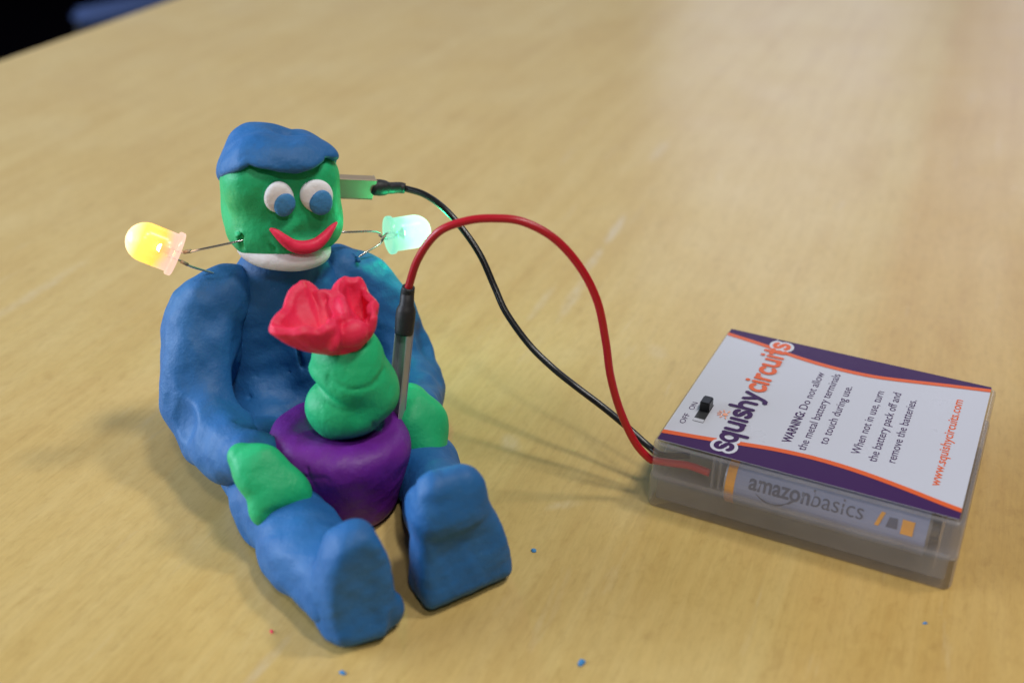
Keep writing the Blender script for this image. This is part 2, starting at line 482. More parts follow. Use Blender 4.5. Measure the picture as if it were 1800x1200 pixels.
    for (cx, cy, ln, wd, ang, amt) in SCUFFS:
        mpp = N(nt, 'ShaderNodeMapping', vector_type='TEXTURE')
        mpp.inputs['Location'].default_value = (cx, cy, 0)
        mpp.inputs['Rotation'].default_value = (0, 0, ang)
        mpp.inputs['Scale'].default_value = (ln, wd, 1)
        L(tc.outputs['Object'], mpp.inputs['Vector'])
        wob = N(nt, 'ShaderNodeTexNoise', i_Scale=160.0, i_Detail=3.0)
        L(tc.outputs['Object'], wob.inputs['Vector'])
        wv = N(nt, 'ShaderNodeVectorMath', operation='SCALE'); wv.inputs['Scale'].default_value = 0.9
        sub = N(nt, 'ShaderNodeVectorMath', operation='SUBTRACT'); sub.inputs[1].default_value = (0.5, 0.5, 0.5)
        L(wob.outputs['Color'], sub.inputs[0]); L(sub.outputs[0], wv.inputs[0])
        add = N(nt, 'ShaderNodeVectorMath', operation='ADD'); L(mpp.outputs[0], add.inputs[0]); L(wv.outputs[0], add.inputs[1])
        xy = N(nt, 'ShaderNodeVectorMath', operation='MULTIPLY'); xy.inputs[1].default_value = (1, 1, 0); L(add.outputs[0], xy.inputs[0])
        le = N(nt, 'ShaderNodeVectorMath', operation='LENGTH'); L(xy.outputs[0], le.inputs[0])
        mr = N(nt, 'ShaderNodeMapRange'); mr.inputs[1].default_value = 1.0; mr.inputs[2].default_value = 0.35
        mr.inputs[3].default_value = 0; mr.inputs[4].default_value = amt
        L(le.outputs['Value'], mr.inputs[0])
        mxm = N(nt, 'ShaderNodeMath', operation='MAXIMUM'); L(last, mxm.inputs[0]); L(mr.outputs[0], mxm.inputs[1])
        last = mxm.outputs[0]
    brk = N(nt, 'ShaderNodeMapRange'); brk.inputs[1].default_value = 0.32; brk.inputs[2].default_value = 0.62
    brk.inputs[3].default_value = 0.25; brk.inputs[4].default_value = 1.0
    L(n7.outputs['Fac'], brk.inputs[0])
    bm_ = N(nt, 'ShaderNodeMath', operation='MULTIPLY'); L(last, bm_.inputs[0]); L(brk.outputs[0], bm_.inputs[1])
    last = bm_.outputs[0]
    ms = N(nt, 'ShaderNodeMix', data_type='RGBA'); ms.inputs[7].default_value = (0.58, 0.50, 0.38, 1)
    L(last, ms.inputs[0]); L(leaf.outputs[2], ms.inputs[6])
    L(ms.outputs[2], b.inputs['Base Color'])
    # lacquer
    n6 = N(nt, 'ShaderNodeTexNoise', i_Scale=22, i_Detail=4.0)
    L(tc.outputs['Object'], n6.inputs['Vector'])
    mr6 = N(nt, 'ShaderNodeMapRange'); mr6.inputs[3].default_value = 0.25; mr6.inputs[4].default_value = 0.40
    L(n6.outputs['Fac'], mr6.inputs[0]); L(mr6.outputs[0], b.inputs['Roughness'])
    b.inputs['Specular IOR Level'].default_value = 0.5
    bp = N(nt, 'ShaderNodeBump', i_Strength=0.10, i_Distance=0.0003)
    L(f.outputs['Fac'], bp.inputs['Height']); L(bp.outputs[0], b.inputs['Normal'])
    return m

ga = np.array([math.cos(TA), math.sin(TA)]); gn = np.array([-math.sin(TA), math.cos(TA)])
def tloc(x, y):
    """world (modelling units) -> table coordinates in metres: along and across the grain"""
    p = np.array([x, y]) - np.array([-259.4, 586.3])
    return float(p @ ga) * S, float(p @ gn) * S
SEAM = tloc(153.9, 433.5)[1]
SCUFFS = []
for (x, y, ln, wd, da, amt) in [(36, 388, 16, 2.2, 3, 0.75), (27, 362, 15, 2.0, 2, 0.55), (19, 334, 20, 2.4, 4, 0.42), (9, 330, 16, 1.8, 2, 0.35),
                                (-48, 172, 10, 1.6, -4, 0.35), (-80, 300, 14, 1.6, 0, 0.35), (-96, 320, 26, 2.2, 0, 0.30), (-150, 330, 30, 2.6, 2, 0.3),
                                (0, 252, 5, 3.2, 30, 0.38), (13, 226, 5, 2.0, -50, 0.3), (60, 470, 18, 3.0, 0, 0.35), (42, 300, 6, 4, 40, 0.25)]:
    a, c_ = tloc(x, y)
    SCUFFS.append((a, c_, ln * S, wd * S, math.radians(da), amt))
M['table'] = table_material()

table = bpy.data.objects.new('table', None); COL.objects.link(table)
table.location = (-259.4 * S, 586.3 * S, 0); table.rotation_euler = (0, 0, TA)
table['kind'] = 'structure'; table['label'] = 'pale birch veneer table with scuffed lacquered top'; table['category'] = 'table'
bm = bmesh.new()
LX0, LX1, WY = -1000, 900, -760          # along the grain, across it (table lies on the -Y side of its edge)
bmesh.ops.create_cube(bm, size=1)
for v in bm.verts:
    v.co = Vector((LX0 if v.co.x < 0 else LX1, WY if v.co.y < 0 else 0, -26 if v.co.z < 0 else 0))
top = from_bm('table_top', bm, M['table'], table, smooth=False)
bevel_mod(top, 2.0, 3)
for (x, y) in ((LX0 + 60, WY + 60), (LX1 - 60, WY + 60), (LX0 + 60, -60), (LX1 - 60, -60)):
    bm = bmesh.new(); bmesh.ops.create_cone(bm, cap_ends=True, segments=20, radius1=18, radius2=22, depth=634)
    bmesh.ops.translate(bm, vec=(x, y, -26 - 317), verts=bm.verts)
    from_bm('table_leg', bm, M['chairdark'], table)
bm = bmesh.new()
vs = [bm.verts.new((x, y, -660)) for x, y in ((-9000, -5000), (9000, -5000), (9000, 12000), (-9000, 12000))]
bm.faces.new(vs)
floor = from_bm('floor', bm, M['carpet'], None, smooth=False)
floor['kind'] = 'structure'; floor['label'] = 'dark carpet floor far below the table'

# chair beyond the table, only a blurred strip of it shows
ch = empty('chair', (-517, 1770, -660), math.radians(52), 'blurred pale blue chair seat beyond the far left table edge', 'chair')
bm = bmesh.new(); bmesh.ops.create_cube(bm, size=1)
for v in bm.verts: v.co = Vector((v.co.x * 300, v.co.y * 52, 410 + v.co.z * 22))
bmesh.ops.bevel(bm, geom=bm.edges[:], offset=8, segments=2, affect='EDGES')
from_bm('seat', bm, M['chairblue'], ch)
for sx_ in (-1, 1):
    for sy_ in (-1, 1):
        bm = bmesh.new(); bmesh.ops.create_cone(bm, cap_ends=True, segments=12, radius1=9, radius2=9, depth=400)
        bmesh.ops.translate(bm, vec=(sx_ * 135, sy_ * 18, 200), verts=bm.verts)
        from_bm('leg', bm, M['chairdark'], ch)

# ------------------------------------------------------------------ the clay figure
FO = (-53.0, 262.0, 0.0); FA = math.radians(27)
fig = empty('clay_figure', FO, FA, 'seated modelling clay figure with green head, blue hair and blue suit', 'clay figure')

def head_d(P):
    d = rbox(P, (-2.6, 0.5, 63.1), (13.1, 12.3, 13.9), 9.0, rotm(-4, 2, 0))
    d = smin(d, ell(P, (-3.2, 2.5, 56.4), (12.6, 11.2, 7.0)), 4)          # heavy jaw
    d = smin(d, ell(P, (-12.5, 6, 70), (3.8, 4.5, 5)), 4)             # squeezed brow corner
    d = smax(d, -ell(P, (-1, 16.5, 68.5), (9.5, 3.2, 6.5)), 4)        # thumbed eye hollow
    return d + lumps(P, 3, 0.28, 16) + lumps(P, 4, 0.07, 5)

def head_fn(P):
    d = head_d(P)
    d = groove(P, d, [(-10.2, 13.3, 58.5), (-9.6, 13.0, 56.5), (-8.6, 12.8, 55.6)], 0.5, k=1.2)
    d = smax(d, -ell(P, (-0.5, 13.8, 58.5), (3.5, 1.0, 1.6)), 1.5)
    # torn crumbs where the wire leg went in
    rng = np.random.RandomState(8)
    for _ in range(14):
        c = np.array([-14.6, 7.6, 58.2]) + rng.normal(size=3) * np.array([0.5, 0.8, 1.5])
        d = smin(d, ell(P, c, 0.35 + 0.55 * rng.rand(3)), 0.35)
    d = groove(P, d, [(-14.9, 8.6, 55.2), (-14.6, 8.9, 58.5)], 0.55, k=0.5)
    return d
head = sculpt('head', (-19, -15, 44), (15, 18, 81), 0.30, head_fn, M['green'], fig)

def hair_fn(P):
    d = head_d(P) - np.float32(0.45)
    d = smin(d, ell(P, (-5.5, -1.0, 76.3), (6.4, 8.0, 3.7)), 4)
    d = smin(d, ell(P, (-6, 9.0, 75.8), (7.2, 5.6, 3.0), rotm(-28, 0, 0)), 4)   # swept fringe
    d = smin(d, ell(P, (3.2, 8.0, 74.8), (5.6, 6.0, 2.4), rotm(-20, 16, 0)), 4)
    d = smin(d, ell(P, (-10.8, 3.0, 73.3), (3.6, 7, 4.0)), 4)
    d = smax(d, -ell(P, (0.2, 1.0, 80.6), (3.6, 2.4, 3.6)), 3)                  # thumb dent on the crown
    # hair line as a height that changes round the head
    r, f, z = P
    a = np.arctan2(r + 2.0, f - 0.5)                    # 0 at the front, + towards its left hand
    line = np.interp(a, [-3.2, -2.2, -1.6, -1.32, -1.1, -0.76, -0.48, -0.3, 0.0, 0.3, 0.59, 0.72, 0.9, 1.2, 2.2, 3.2],
                     [64.0, 65.0, 69.4, 71.0, 72.6, 75.4, 74.2, 73.1, 72.6, 73.2, 74.4, 74.0, 73.2, 70.5, 65.0, 64.0])
    d = smax(d, (line - z).astype(np.float32) * np.float32(0.85), 1.8)
    d = dents(P, d, 7, [((-6, 0, 66), 13.6), ((2, 2, 66), 12.6)], 4, 0.2, 1.2)
    return d + lumps(P, 12, 0.22, 7)
sculpt('hair', (-21, -17, 60), (17, 20, 84), 0.30, hair_fn, M['hair'], fig)

def on_surf(fn, r, z, f0=22.0):
    """front surface of a sculpted form at (r, z), with its outward normal"""
    def ev(p):
        Q = [np.array([[[c]]], np.float32) for c in p]
        return float(np.ravel(fn(Q))[0])
    f = f0
    for _ in range(60):
        v = ev((r, f, z)); f -= max(v, 0.0) * 0.8
        if v < 0.01: break
    e = 0.25
    n = np.array([ev((r + e, f, z)) - ev((r - e, f, z)), ev((r, f + e, z)) - ev((r, f - e, z)), ev((r, f, z + e)) - ev((r, f, z - e))])
    return np.array([r, f, z]), n / np.linalg.norm(n)

def on_head(r, z): return on_surf(head_d, r, z)

def disc_on(name, p, n, w, h, t, lift, mat, parent, seed, roll=0.0):
    """a thumb-pressed button of clay lying on the surface at p"""
    up = np.array([0, 0, 1.0]) - n[2] * n; up /= np.linalg.norm(up); sd = np.cross(n, up)
    c, s_ = math.cos(roll), math.sin(roll)
    ax = np.stack([sd * c + up * s_, -sd * s_ + up * c, n], 1)
    rng = np.random.RandomState(seed)
    V, Fc = [], []
    nu, nv = 40, 20
    ph = rng.rand(3) * 6.28
    for j in range(nv + 1):
        v = math.pi * j / nv
        for i in range(nu):
            u = 2 * math.pi * i / nu
            k = 1 + 0.035 * math.sin(2 * u + ph[0]) + 0.025 * math.sin(3 * u + ph[1])
            rr = math.sin(v) ** 0.72
            q = np.array([w * rr * math.cos(u) * k, h * rr * math.sin(u) * k, t * math.copysign(abs(math.cos(v)) ** 0.9, math.cos(v)) + lift])
            V.append((p + ax @ q) * np.array([1, -1, 1]))
    for j in range(nv):
        for i in range(nu):
            i2 = (i + 1) % nu
            Fc.append([j * nu + i, j * nu + i2, (j + 1) * nu + i2, (j + 1) * nu + i])
    return mk(name, V, Fc, mat, parent)

for (r, z, w, h, dr, dz, pw, phh, sd) in ((-6.3, 67.6, 3.35, 4.0, 0.75, -1.5, 2.65, 2.75, 1), (2.5, 66.4, 3.7, 4.15, 0.55, -1.35, 2.75, 3.0, 2)):
    p, n = on_head(r, z)
    e = disc_on('eye', p, n, w, h, 1.25, 0.35, M['white'], fig, sd, 0.25)
    p2, n2 = on_head(r + dr, z + dz)
    disc_on('pupil', p2, n2, pw, phh, 1.0, 1.35, M['pupil'], e, sd + 5, 0.3)

mp_ = [(-9.0, 60.6), (-8.0, 59.8), (-6.4, 58.0), (-4.4, 56.2), (-1.8, 55.3), (1.0, 55.3), (3.4, 56.4), (5.4, 57.8), (7.0, 58.6)]
path = []
for (r, z) in mp_:
    p, n = on_head(r, z); path.append(p + n * 0.35)
path = spline(path, 6)
tt = np.linspace(0, 1, len(path))
rad = 0.30 + 1.28 * np.sin(np.pi * np.clip(tt, 0, 1)) ** 0.95
tube('mouth', path * np.array([1, -1, 1]), rad, M['red'], fig, seg=18)

def collar_fn(P):
    r, f, z = P
    x = (r + 4.0) / 1.05; y = f - 4.4
    q = np.sqrt(x * x + y * y) - np.float32(8.2)
    zz = (z - 51.7 + 0.14 * (r + 4) + 0.02 * y)
    d = np.sqrt((q / 1.0) ** 2 + (zz / 1.05) ** 2) - np.float32(2.45)
    d = smin(d, ell(P, (-4, 3.2, 50.9), (9, 8.5, 3.0)), 1.0)
    return d + lumps(P, 5, 0.18, 9)
sculpt('collar', (-19, -11, 42), (12, 17, 56), 0.30, collar_fn, M['white'], fig)

def torso_base(P):
    d = ell(P, (-2.5, -1, 20), (19.6, 13.8, 26))
    d = smin(d, ell(P, (-3, -0.5, 38), (15.0, 10.0, 10)), 6)
    d = smin(d, ell(P, (-2, 1, 6), (24, 15, 9)), 9)
    d = smin(d, ell(P, (-3.5, 2, 46.5), (9, 8, 4)), 5)
    d = smax(d, -ell(P, (-10, 15.5, 25), (6, 4.5, 12)), 6)          # pressed-in chest hollow
    d = smax(d, -ell(P, (6, 16, 22), (6, 4.5, 12)), 6)
    d = smin(d, cap(P, (-3.5, 9.0, 36), (-2.0, 13.0, 14), 2.2, 2.8), 5)   # ridge left between
    d = smin(d, cap(P, (-11, 4, 8), (-18.5, 25, 7.2), 7.5, 8.2), 9)      # lap running into the thigh
    d = smin(d, cap(P, (8, 4, 8), (14.0, 22, 6.6), 7.5, 7.8), 9)
    return d

def torso_fn(P):
    d = torso_base(P)
    sp = on_surf(torso_base, -4.6, 26.4, 30.0)[0]              # knife slit in the chest
    d = smax(d, -ell(P, sp, (0.62, 3.4, 3.6), rotm(0, -6, 0)), 0.4)
    d = groove(P, d, [(-12, 10.5, 17), (-13, 12, 12), (-13, 13.5, 9)], 0.4, k=1.5)
    rng = np.random.RandomState(4)
    for _ in range(60):                                        # pitted, nail-marked lower chest
        c = np.array([-10, 11.5, 17]) + rng.normal(size=3) * np.array([4, 1.2, 4])
        d = smax(d, -ell(P, c, (0.45, 0.8, 0.35)), 0.5)
    d = smax(d, -P[2] + np.float32(0.0), 1.5)
    return d + lumps(P, 23, 0.40, 20) + lumps(P, 22, 0.12, 6)
sculpt('torso', (-30, -22, -1), (26, 36, 53), 0.42, torso_fn, M['blue'], fig)

def arm1_fn(P):
    d = chain(P, [((-17.5, 0.5, 41.0), 6.6), ((-22.5, 1.5, 37.5), 7.8), ((-26.5, 5, 29), 8.4), ((-28.5, 11, 20), 8.6), ((-28.3, 18, 15.5), 8.4)], 5)
    d = smin(d, chain(P, [((-28.3, 18, 15.5), 8.2), ((-27.5, 29, 16.0), 7.0), ((-24.5, 39, 18.8), 6.4)], 4), 4)
    d = smax(d, -ell(P, (-19.5, 12, 20), (3.0, 4.5, 8)), 4)      # pinched inner elbow
    d = groove(P, d, [(-19.5, 24, 21), (-22.5, 30.5, 23.2), (-25, 31.5, 23.4)], 0.4, k=1.6)
    d = groove(P, d, [(-19.5, 31, 17), (-20.5, 33, 23.5), (-24, 34.5, 25.2)], 0.3, k=1.4)
    d = smax(d, -(P[2] - np.float32(0.2)), 1.0) if False else d
    d = dents(P, d, 14, [((-22.5, 1.5, 37.5), 7.8), ((-26.5, 5, 29), 8.4), ((-28.5, 11, 20), 8.6)], 6)
    return d + lumps(P, 31, 0.42, 13) + lumps(P, 32, 0.16, 5)
sculpt('arm', (-39, -9, 3), (-8, 48, 51), 0.42, arm1_fn, M['blue'], fig)

def arm2_fn(P):
    d = chain(P, [((10.5, 0, 40.5), 6.2), ((15.5, -1, 35.5), 7.4), ((20.5, 1, 26), 8.2), ((23.5, 5, 15), 8.4), ((23.0, 13, 10.5), 8.2)], 5)
    d = smin(d, chain(P, [((23.0, 13, 10.5), 8.0), ((20.0, 23, 13.0), 6.8), ((17.0, 34, 17.4), 5.8)], 4), 4)
    rng = np.random.RandomState(9)
    for _ in range(10):
        c = np.array([13.6, 3.5, 44.6]) + rng.normal(size=3) * np.array([0.9, 1.0, 0.8])
        d = smin(d, ell(P, c, 0.35 + 0.5 * rng.rand(3)), 0.35)
    d = smax(d, -np.maximum(P[2] * -1, -P[2]), 0.5) if False else d
    d = dents(P, d, 2, [((15.5, -1, 35.5), 7.4), ((20.5, 1, 26), 8.2), ((23.5, 5, 15), 8.4), ((23.0, 13, 10.5), 8.2)], 8)
    return d + lumps(P, 41, 0.42, 13) + lumps(P, 42, 0.16, 5)
sculpt('arm', (2, -11, 0.8), (34, 43, 50), 0.42, arm2_fn, M['blue'], fig)

def hand1_fn(P):
    a = rotm(0, 0, 0)
    d = chain(P, [((-28.4, 44.0, 23.4), 2.4), ((-25.2, 47.6, 21.2), 4.8), ((-22.8, 50.6, 18.0), 5.2)], 4)
    d = smin(d, ell(P, (-24.8, 52.4, 14.6), (4.3, 4.0, 3.9)), 2.5)
    d = smin(d, ell(P, (-19.0, 51.4, 16.4), (4.0, 4.2, 4.2)), 2.5)
    d = smax(d, -cap(P, (-26, 56.6, 14.6), (-17.5, 56.6, 16.8), 0.7), 1.6)
    d = smax(d, (P[1] * np.float32(0.80) + P[2] * np.float32(0.60) + P[0] * np.float32(-0.10) - np.float32(58.2)), 2.5)   # flattened top pad
    d = groove(P, d, [(-28.0, 55.6, 12.4), (-25.5, 56.4, 14.0), (-22, 56.2, 15.4)], 0.28, k=0.6)
    return d + lumps(P, 51, 0.34, 8)
sculpt('hand', (-36, 31, 3), (-12, 62, 33), 0.32, hand1_fn, M['green'], fig)

def hand2_fn(P):
    d = chain(P, [((15.4, 34.5, 20.2), 4.4), ((15.8, 39.5, 16.8), 5.5), ((15.8, 43.0, 12.2), 5.0)], 5)
    d = smax(d, (P[1] * np.float32(0.84) + P[2] * np.float32(0.5) + P[0] * np.float32(0.2) - np.float32(49.9)), 4.0)
    d = groove(P, d, [(16.0, 48.8, 9.0), (18.0, 48.2, 10.6), (19.0, 47.2, 12.2)], 0.3, k=0.5)
    d = groove(P, d, [(18.0, 48.2, 10.6), (20.4, 47.0, 10.4)], 0.25, k=0.5)
    d = groove(P, d, [(16.2, 48.6, 11.0), (18.0, 48.2, 10.6)], 0.25, k=0.5)
    return d + lumps(P, 61, 0.28, 9)
sculpt('hand', (7, 26, 4), (26, 52, 30), 0.32, hand2_fn, M['green'], fig)

def leg1_fn(P):
    d = chain(P, [((-13, 8, 6.8), 7.4), ((-19.5, 26, 7.8), 8.9), ((-21.0, 45, 7.4), 8.8), ((-19.8, 62, 7.4), 8.4), ((-18.2, 76, 8.0), 8.2)], 5)
    d = groove(P, d, [(-29.2, 40, 7), (-26.5, 42.5, 13), (-20, 43, 15.8)], 0.35, k=2.2)
    d = smax(d, -P[2] + np.float32(0.0), 2.5)
    return d + lumps(P, 71, 0.5, 14) + lumps(P, 72, 0.14, 5)
sculpt('leg', (-32, -8, -1), (-1, 88, 22), 0.42, leg1_fn, M['blue'], fig)

def leg2_fn(P):
    d = chain(P, [((9, 8, 6.6), 7.2), ((14.5, 24, 6.6), 7.8), ((15.0, 42, 6.2), 7.4), ((12.6, 58, 6.8), 7.6), ((9.5, 72, 8.0), 8.2)], 5)
    d = smax(d, -P[2] + np.float32(0.0), 2.5)
    return d + lumps(P, 81, 0.42, 14)
sculpt('leg', (-3, -8, -1), (26, 83, 21), 0.42, leg2_fn, M['blue'], fig)

def foot1_fn(P):
    R = rotm(8, 0, 7)
    d = rbox(P, (-16.0, 81.5, 13.2), (7.9, 5.0, 13.4), 4.6, R)
    wz = 8.2 - 0.016 * np.maximum(P[2] - 9, 0) ** 2
    d = smax(d, (np.abs(P[0] + 16.2 - 0.03 * P[2]) - wz).astype(np.float32) * np.float32(0.9), 3.0)
    d = smin(d, ell(P, (-17.4, 77, 8), (7.6, 6.5, 8.0)), 4)
    d = smin(d, ell(P, (-8.9, 83.2, 5.0), (2.4, 2.2, 4.0)), 2.0)
    d = smax(d, -ell(P, (-15.0, 90.0, 12.5), (6.2, 4.6, 11.0), R), 3.0)     # sole pressed hollow
    d = smax(d, -cap(P, (-9.6, 87.2, 13), (-10.4, 87.0, 2), 0.8), 1.6)
    d = smax(d, -P[2] + np.float32(0.0), 2.0)
    return d + lumps(P, 91, 0.34, 12) + lumps(P, 92, 0.08, 4)
sculpt('foot', (-31, 66, -1), (-2, 92, 32), 0.40, foot1_fn, M['blue'], fig)

def foot2_fn(P):
    R = rotm(7, 0, -6)
    d = rbox(P, (9.2, 76.5, 13.4), (13.0, 5.4, 13.4), 3.4, R)
    # upright on its inner side, sloping out to the heel on the other
    d = smax(d, (np.float32(-2.4) - P[0] + P[2] * np.float32(0.03)), 3.0)
    d = smax(d, (P[0] + P[2] * np.float32(0.27) - np.float32(21.3)) * np.float32(0.965), 3.0)
    d = smin(d, rbox(P, (5.9, 77.6, 23.8), (7.6, 4.7, 7.0), 4.6, rotm(14, 8, -6)), 2.4)
    d = groove(P, d, [(-1.6, 82.4, 19.0), (2.0, 83.4, 17.6), (7.0, 83.4, 17.6), (12, 82.2, 18.8)], 0.2, k=1.6)
    d = smax(d, -P[2] + np.float32(0.0), 2.0)
    return d + lumps(P, 95, 0.34, 12) + lumps(P, 96, 0.08, 4)
sculpt('foot', (-7, 66, -1), (24, 88, 36), 0.40, foot2_fn, M['blue'], fig)

# ------------------------------------------------------------------ the potted flower held between its hands
pf = empty('potted_flower', FO, FA, 'purple clay pot with green stem and red clay flower between the figure\'s hands', 'flower pot')
def pot_fn(P):
    r, f, z = P
    cr = -4.2 + 0.0 * z; cf = 41.0 - 0.06 * (z - 10)
    q = np.sqrt(((r - cr) / 1.02) ** 2 + (f - cf) ** 2)
    R = 11.0 + 0.27 * z
    d = ((q - R) * np.float32(0.97)).astype(np.float32)
    d = smax(d, z - np.float32(22.6) + 0.05 * r, 7.0)
    d = smax(d, -z + np.float32(0.2), 4.0)
    d = smax(d, -ell(P, (-2.6, 40.5, 25.4), (9.2, 8.4, 4.6)), 4.0)
    def pt(deg, zz, extra=0.0):
        a_ = math.radians(deg); R0 = 11.0 + 0.27 * zz + extra
        return (-4.2 + 1.02 * R0 * math.sin(a_), 41.0 - 0.06 * (zz - 10) + R0 * math.cos(a_), zz)
    d = groove(P, d, [pt(-46, 20.8, -1.6), pt(-44, 18.5, -0.3), pt(-40, 16.0), pt(-36, 13.5)], 0.20, k=0.5)
    d = groove(P, d, [pt(-44, 18.5, -0.3), pt(-36, 19.0, -0.5), pt(-30, 19.2, -0.6), pt(-27, 18.0)], 0.18, k=0.5)
    d = groove(P, d, [pt(-64, 20.0, -1.2), pt(-54, 19.6, -0.8), pt(-44, 18.5, -0.3)], 0.18, k=0.5)
    d = groove(P, d, [pt(38, 13.0), pt(44, 16.5), pt(46, 19.5, -0.8)], 0.20, k=0.5)
    return d + lumps(P, 104, 0.16, 15) + lumps(P, 102, 0.08, 5)
sculpt('pot', (-22, 22, -1), (16, 60, 27), 0.36, pot_fn, M['purple'], pf)

def stem_base(P):
    a = ell(P, (-2.9, 41.4, 27.8), (9.2, 7.9, 7.5), rotm(0, 6, 0))
    b = chain(P, [((-1.5, 40.2, 39.5), 7.6), ((-1.5, 40.5, 35), 8.6), ((2.2, 40.8, 30.4), 7.7)], 3)
    b = smax(b, (P[0] * np.float32(-0.65) - P[2] * np.float32(0.76) + np.float32(20.9)), 1.6)
    return smin(a, b, 1.4)

def stem_fn(P):
    d = stem_base(P)
    ring = [on_surf(stem_base, r_, z_, 58.0)[0] for r_, z_ in ((-8.0, 39.0), (-6.4, 37.8), (-4.5, 37.0), (-2, 36.6), (0.5, 36.6), (3.0, 37.2), (4.8, 38.2))]
    d = groove(P, d, ring, 0.22, k=1.0)
    d = groove(P, d, [(1.2, 47.5, 24.5), (0.6, 48.6, 27.0)], 0.35, k=0.8)
    return d + lumps(P, 111, 0.2, 9)
sculpt('stem', (-15, 30, 17), (13, 52, 52), 0.34, stem_fn, M['green'], pf)

def loop_spline(pts, n):
    P = np.array(pts, float); m = len(P); out = []
    for i in range(m):
        a, b, c, d = P[(i - 1) % m], P[i], P[(i + 1) % m], P[(i + 2) % m]
        for k in range(n):
            t = k / n
            out.append(0.5 * ((2 * b) + (-a + c) * t + (2 * a - 5 * b + 4 * c - d) * t * t + (-a + 3 * b - 3 * c + d) * t ** 3))
    return np.array(out)

def petal(rim, base, inner, thick, bulge, n=8):
    """a pinched cup of clay: rim loop, outer wall to its foot, inner wall down to a hollow; returns verts, faces"""
    rim = loop_spline(rim, n); m = len(rim)
    cen = rim.mean(0); base = np.array(base, float); inner = np.array(inner, float)
    nxt, prv = np.roll(rim, -1, 0), np.roll(rim, 1, 0)
    tang = nxt - prv; tang /= np.linalg.norm(tang, axis=1)[:, None]
    axis = cen - base; axis /= np.linalg.norm(axis)
    out = np.cross(tang, axis); out /= np.linalg.norm(out, axis=1)[:, None]
    if ((rim - cen) * out).sum() < 0: out = -out
    ph = np.linspace(0, 2 * math.pi, m, endpoint=False)[:, None]
    rim = rim + axis * (0.42 * np.sin(5 * ph + 0.7) + 0.25 * np.sin(9 * ph)) + out * (0.40 * np.sin(7 * ph + 1.9))
    rings = []
    foot = base + (rim - cen) * 0.28
    for t in np.linspace(0, 1, 10):          # outer wall
        w = foot * (1 - t) + rim * t + out * (bulge * math.sin(math.pi * t) + thick * 0.5 * t)
        rings.append(w)
    rings.append(rim + axis * thick * 0.45)
    sm_rim = rim.copy()
    for _ in range(3 * n): sm_rim = (np.roll(sm_rim, 1, 0) + sm_rim * 2 + np.roll(sm_rim, -1, 0)) / 4
    pit = inner + (sm_rim - cen) * 0.30
    for t in np.linspace(0, 1, 9):           # inner wall
        rt = rim * (1 - t) + sm_rim * t
        w = (rt - out * thick * 0.5 * (1 - t)) * (1 - t) + pit * t + (rt - cen) * 0.10 * math.sin(math.pi * t)
        rings.append(w)
    V = np.concatenate(rings + [base[None], inner[None]])
    Fc = []
    k = len(rings)
    for j in range(k - 1):
        for i in range(m):
            i2 = (i + 1) % m
            Fc.append([j * m + i, j * m + i2, (j + 1) * m + i2, (j + 1) * m + i])
    b0, i0 = k * m, k * m + 1
    for i in range(m):
        i2 = (i + 1) % m
        Fc.append([b0, i2, i]); Fc.append([i0, (k - 1) * m + i, (k - 1) * m + i2])
    return V, Fc

def remeshed(name, pieces, voxel, smooth_it, mat, parent):
    V, Fc, off = [], [], 0
    for v, f in pieces:
        V.append(np.asarray(v)); Fc += [[i + off for i in q] for q in f]; off += len(v)
    V = np.concatenate(V) * np.array([1, -1, 1])
    bm = bmesh.new()
    vs = [bm.verts.new(p) for p in V]
    for q in Fc:
        try: bm.faces.new([vs[i] for i in q])
        except ValueError: pass
    o = from_bm(name, bm, mat, parent, scale=1.0)
    rm = o.modifiers.new('remesh', 'REMESH'); rm.mode = 'VOXEL'; rm.voxel_size = voxel
    sm = o.modifiers.new('smooth', 'SMOOTH'); sm.factor = 0.5; sm.iterations = smooth_it
    dg = bpy.context.evaluated_depsgraph_get(); dg.update()
    me = bpy.data.meshes.new_from_object(o.evaluated_get(dg))
    o.modifiers.clear(); old = o.data; o.data = me; bpy.data.meshes.remove(old)
    me.transform(Matrix.Scale(S, 4))
    for p in me.polygons: p.use_smooth = True
    me.materials.clear(); me.materials.append(mat)
    return o

# ------------------------------------------------------------------ (flower built below from its two pinched petals)
CR = [(-1.6, 38.2, 54.8), (-0.4, 35.6, 55.4), (2.0, 34.2, 55.0), (4.6, 34.4, 54.0), (6.0, 36.2, 52.8), (5.8, 39.2, 51.8), (5.4, 42.0, 51.6), (4.0, 44.6, 51.8), (2.6, 45.2, 49.6), (1.0, 45.8, 48.8), (-0.6, 45.2, 50.0), (-1.4, 43.0, 52.2), (-1.8, 40.4, 54.2)]
CL = [(-4.6, 38.8, 54.4), (-6.2, 37.6, 54.8), (-7.8, 36.6, 56.4), (-9.2, 36.4, 57.4), (-10.8, 37.2, 56.2), (-13.6, 39.6, 55.0), (-16.2, 42.0, 54.0), (-17.6, 43.8, 52.8), (-17.6, 45.8, 52.2), (-15.4, 47.0, 53.0), (-12.4, 48.0, 52.6), (-10.0, 48.6, 51.6), (-8.2, 48.2, 52.6), (-6.8, 47.0, 53.0), (-5.6, 45.8, 51.6), (-4.8, 43.0, 52.6), (-4.4, 40.6, 54.0)]
CR = [(a * 0.9 - 0.5, b, c) for a, b, c in CR]
pieces = [petal(CR, (-2.4, 42.0, 42.4), (1.6, 40.8, 46.2), 2.4, 1.7),
          petal(CL, (-4.6, 43.0, 43.4), (-9.2, 45.2, 50.6), 2.6, 1.2)]
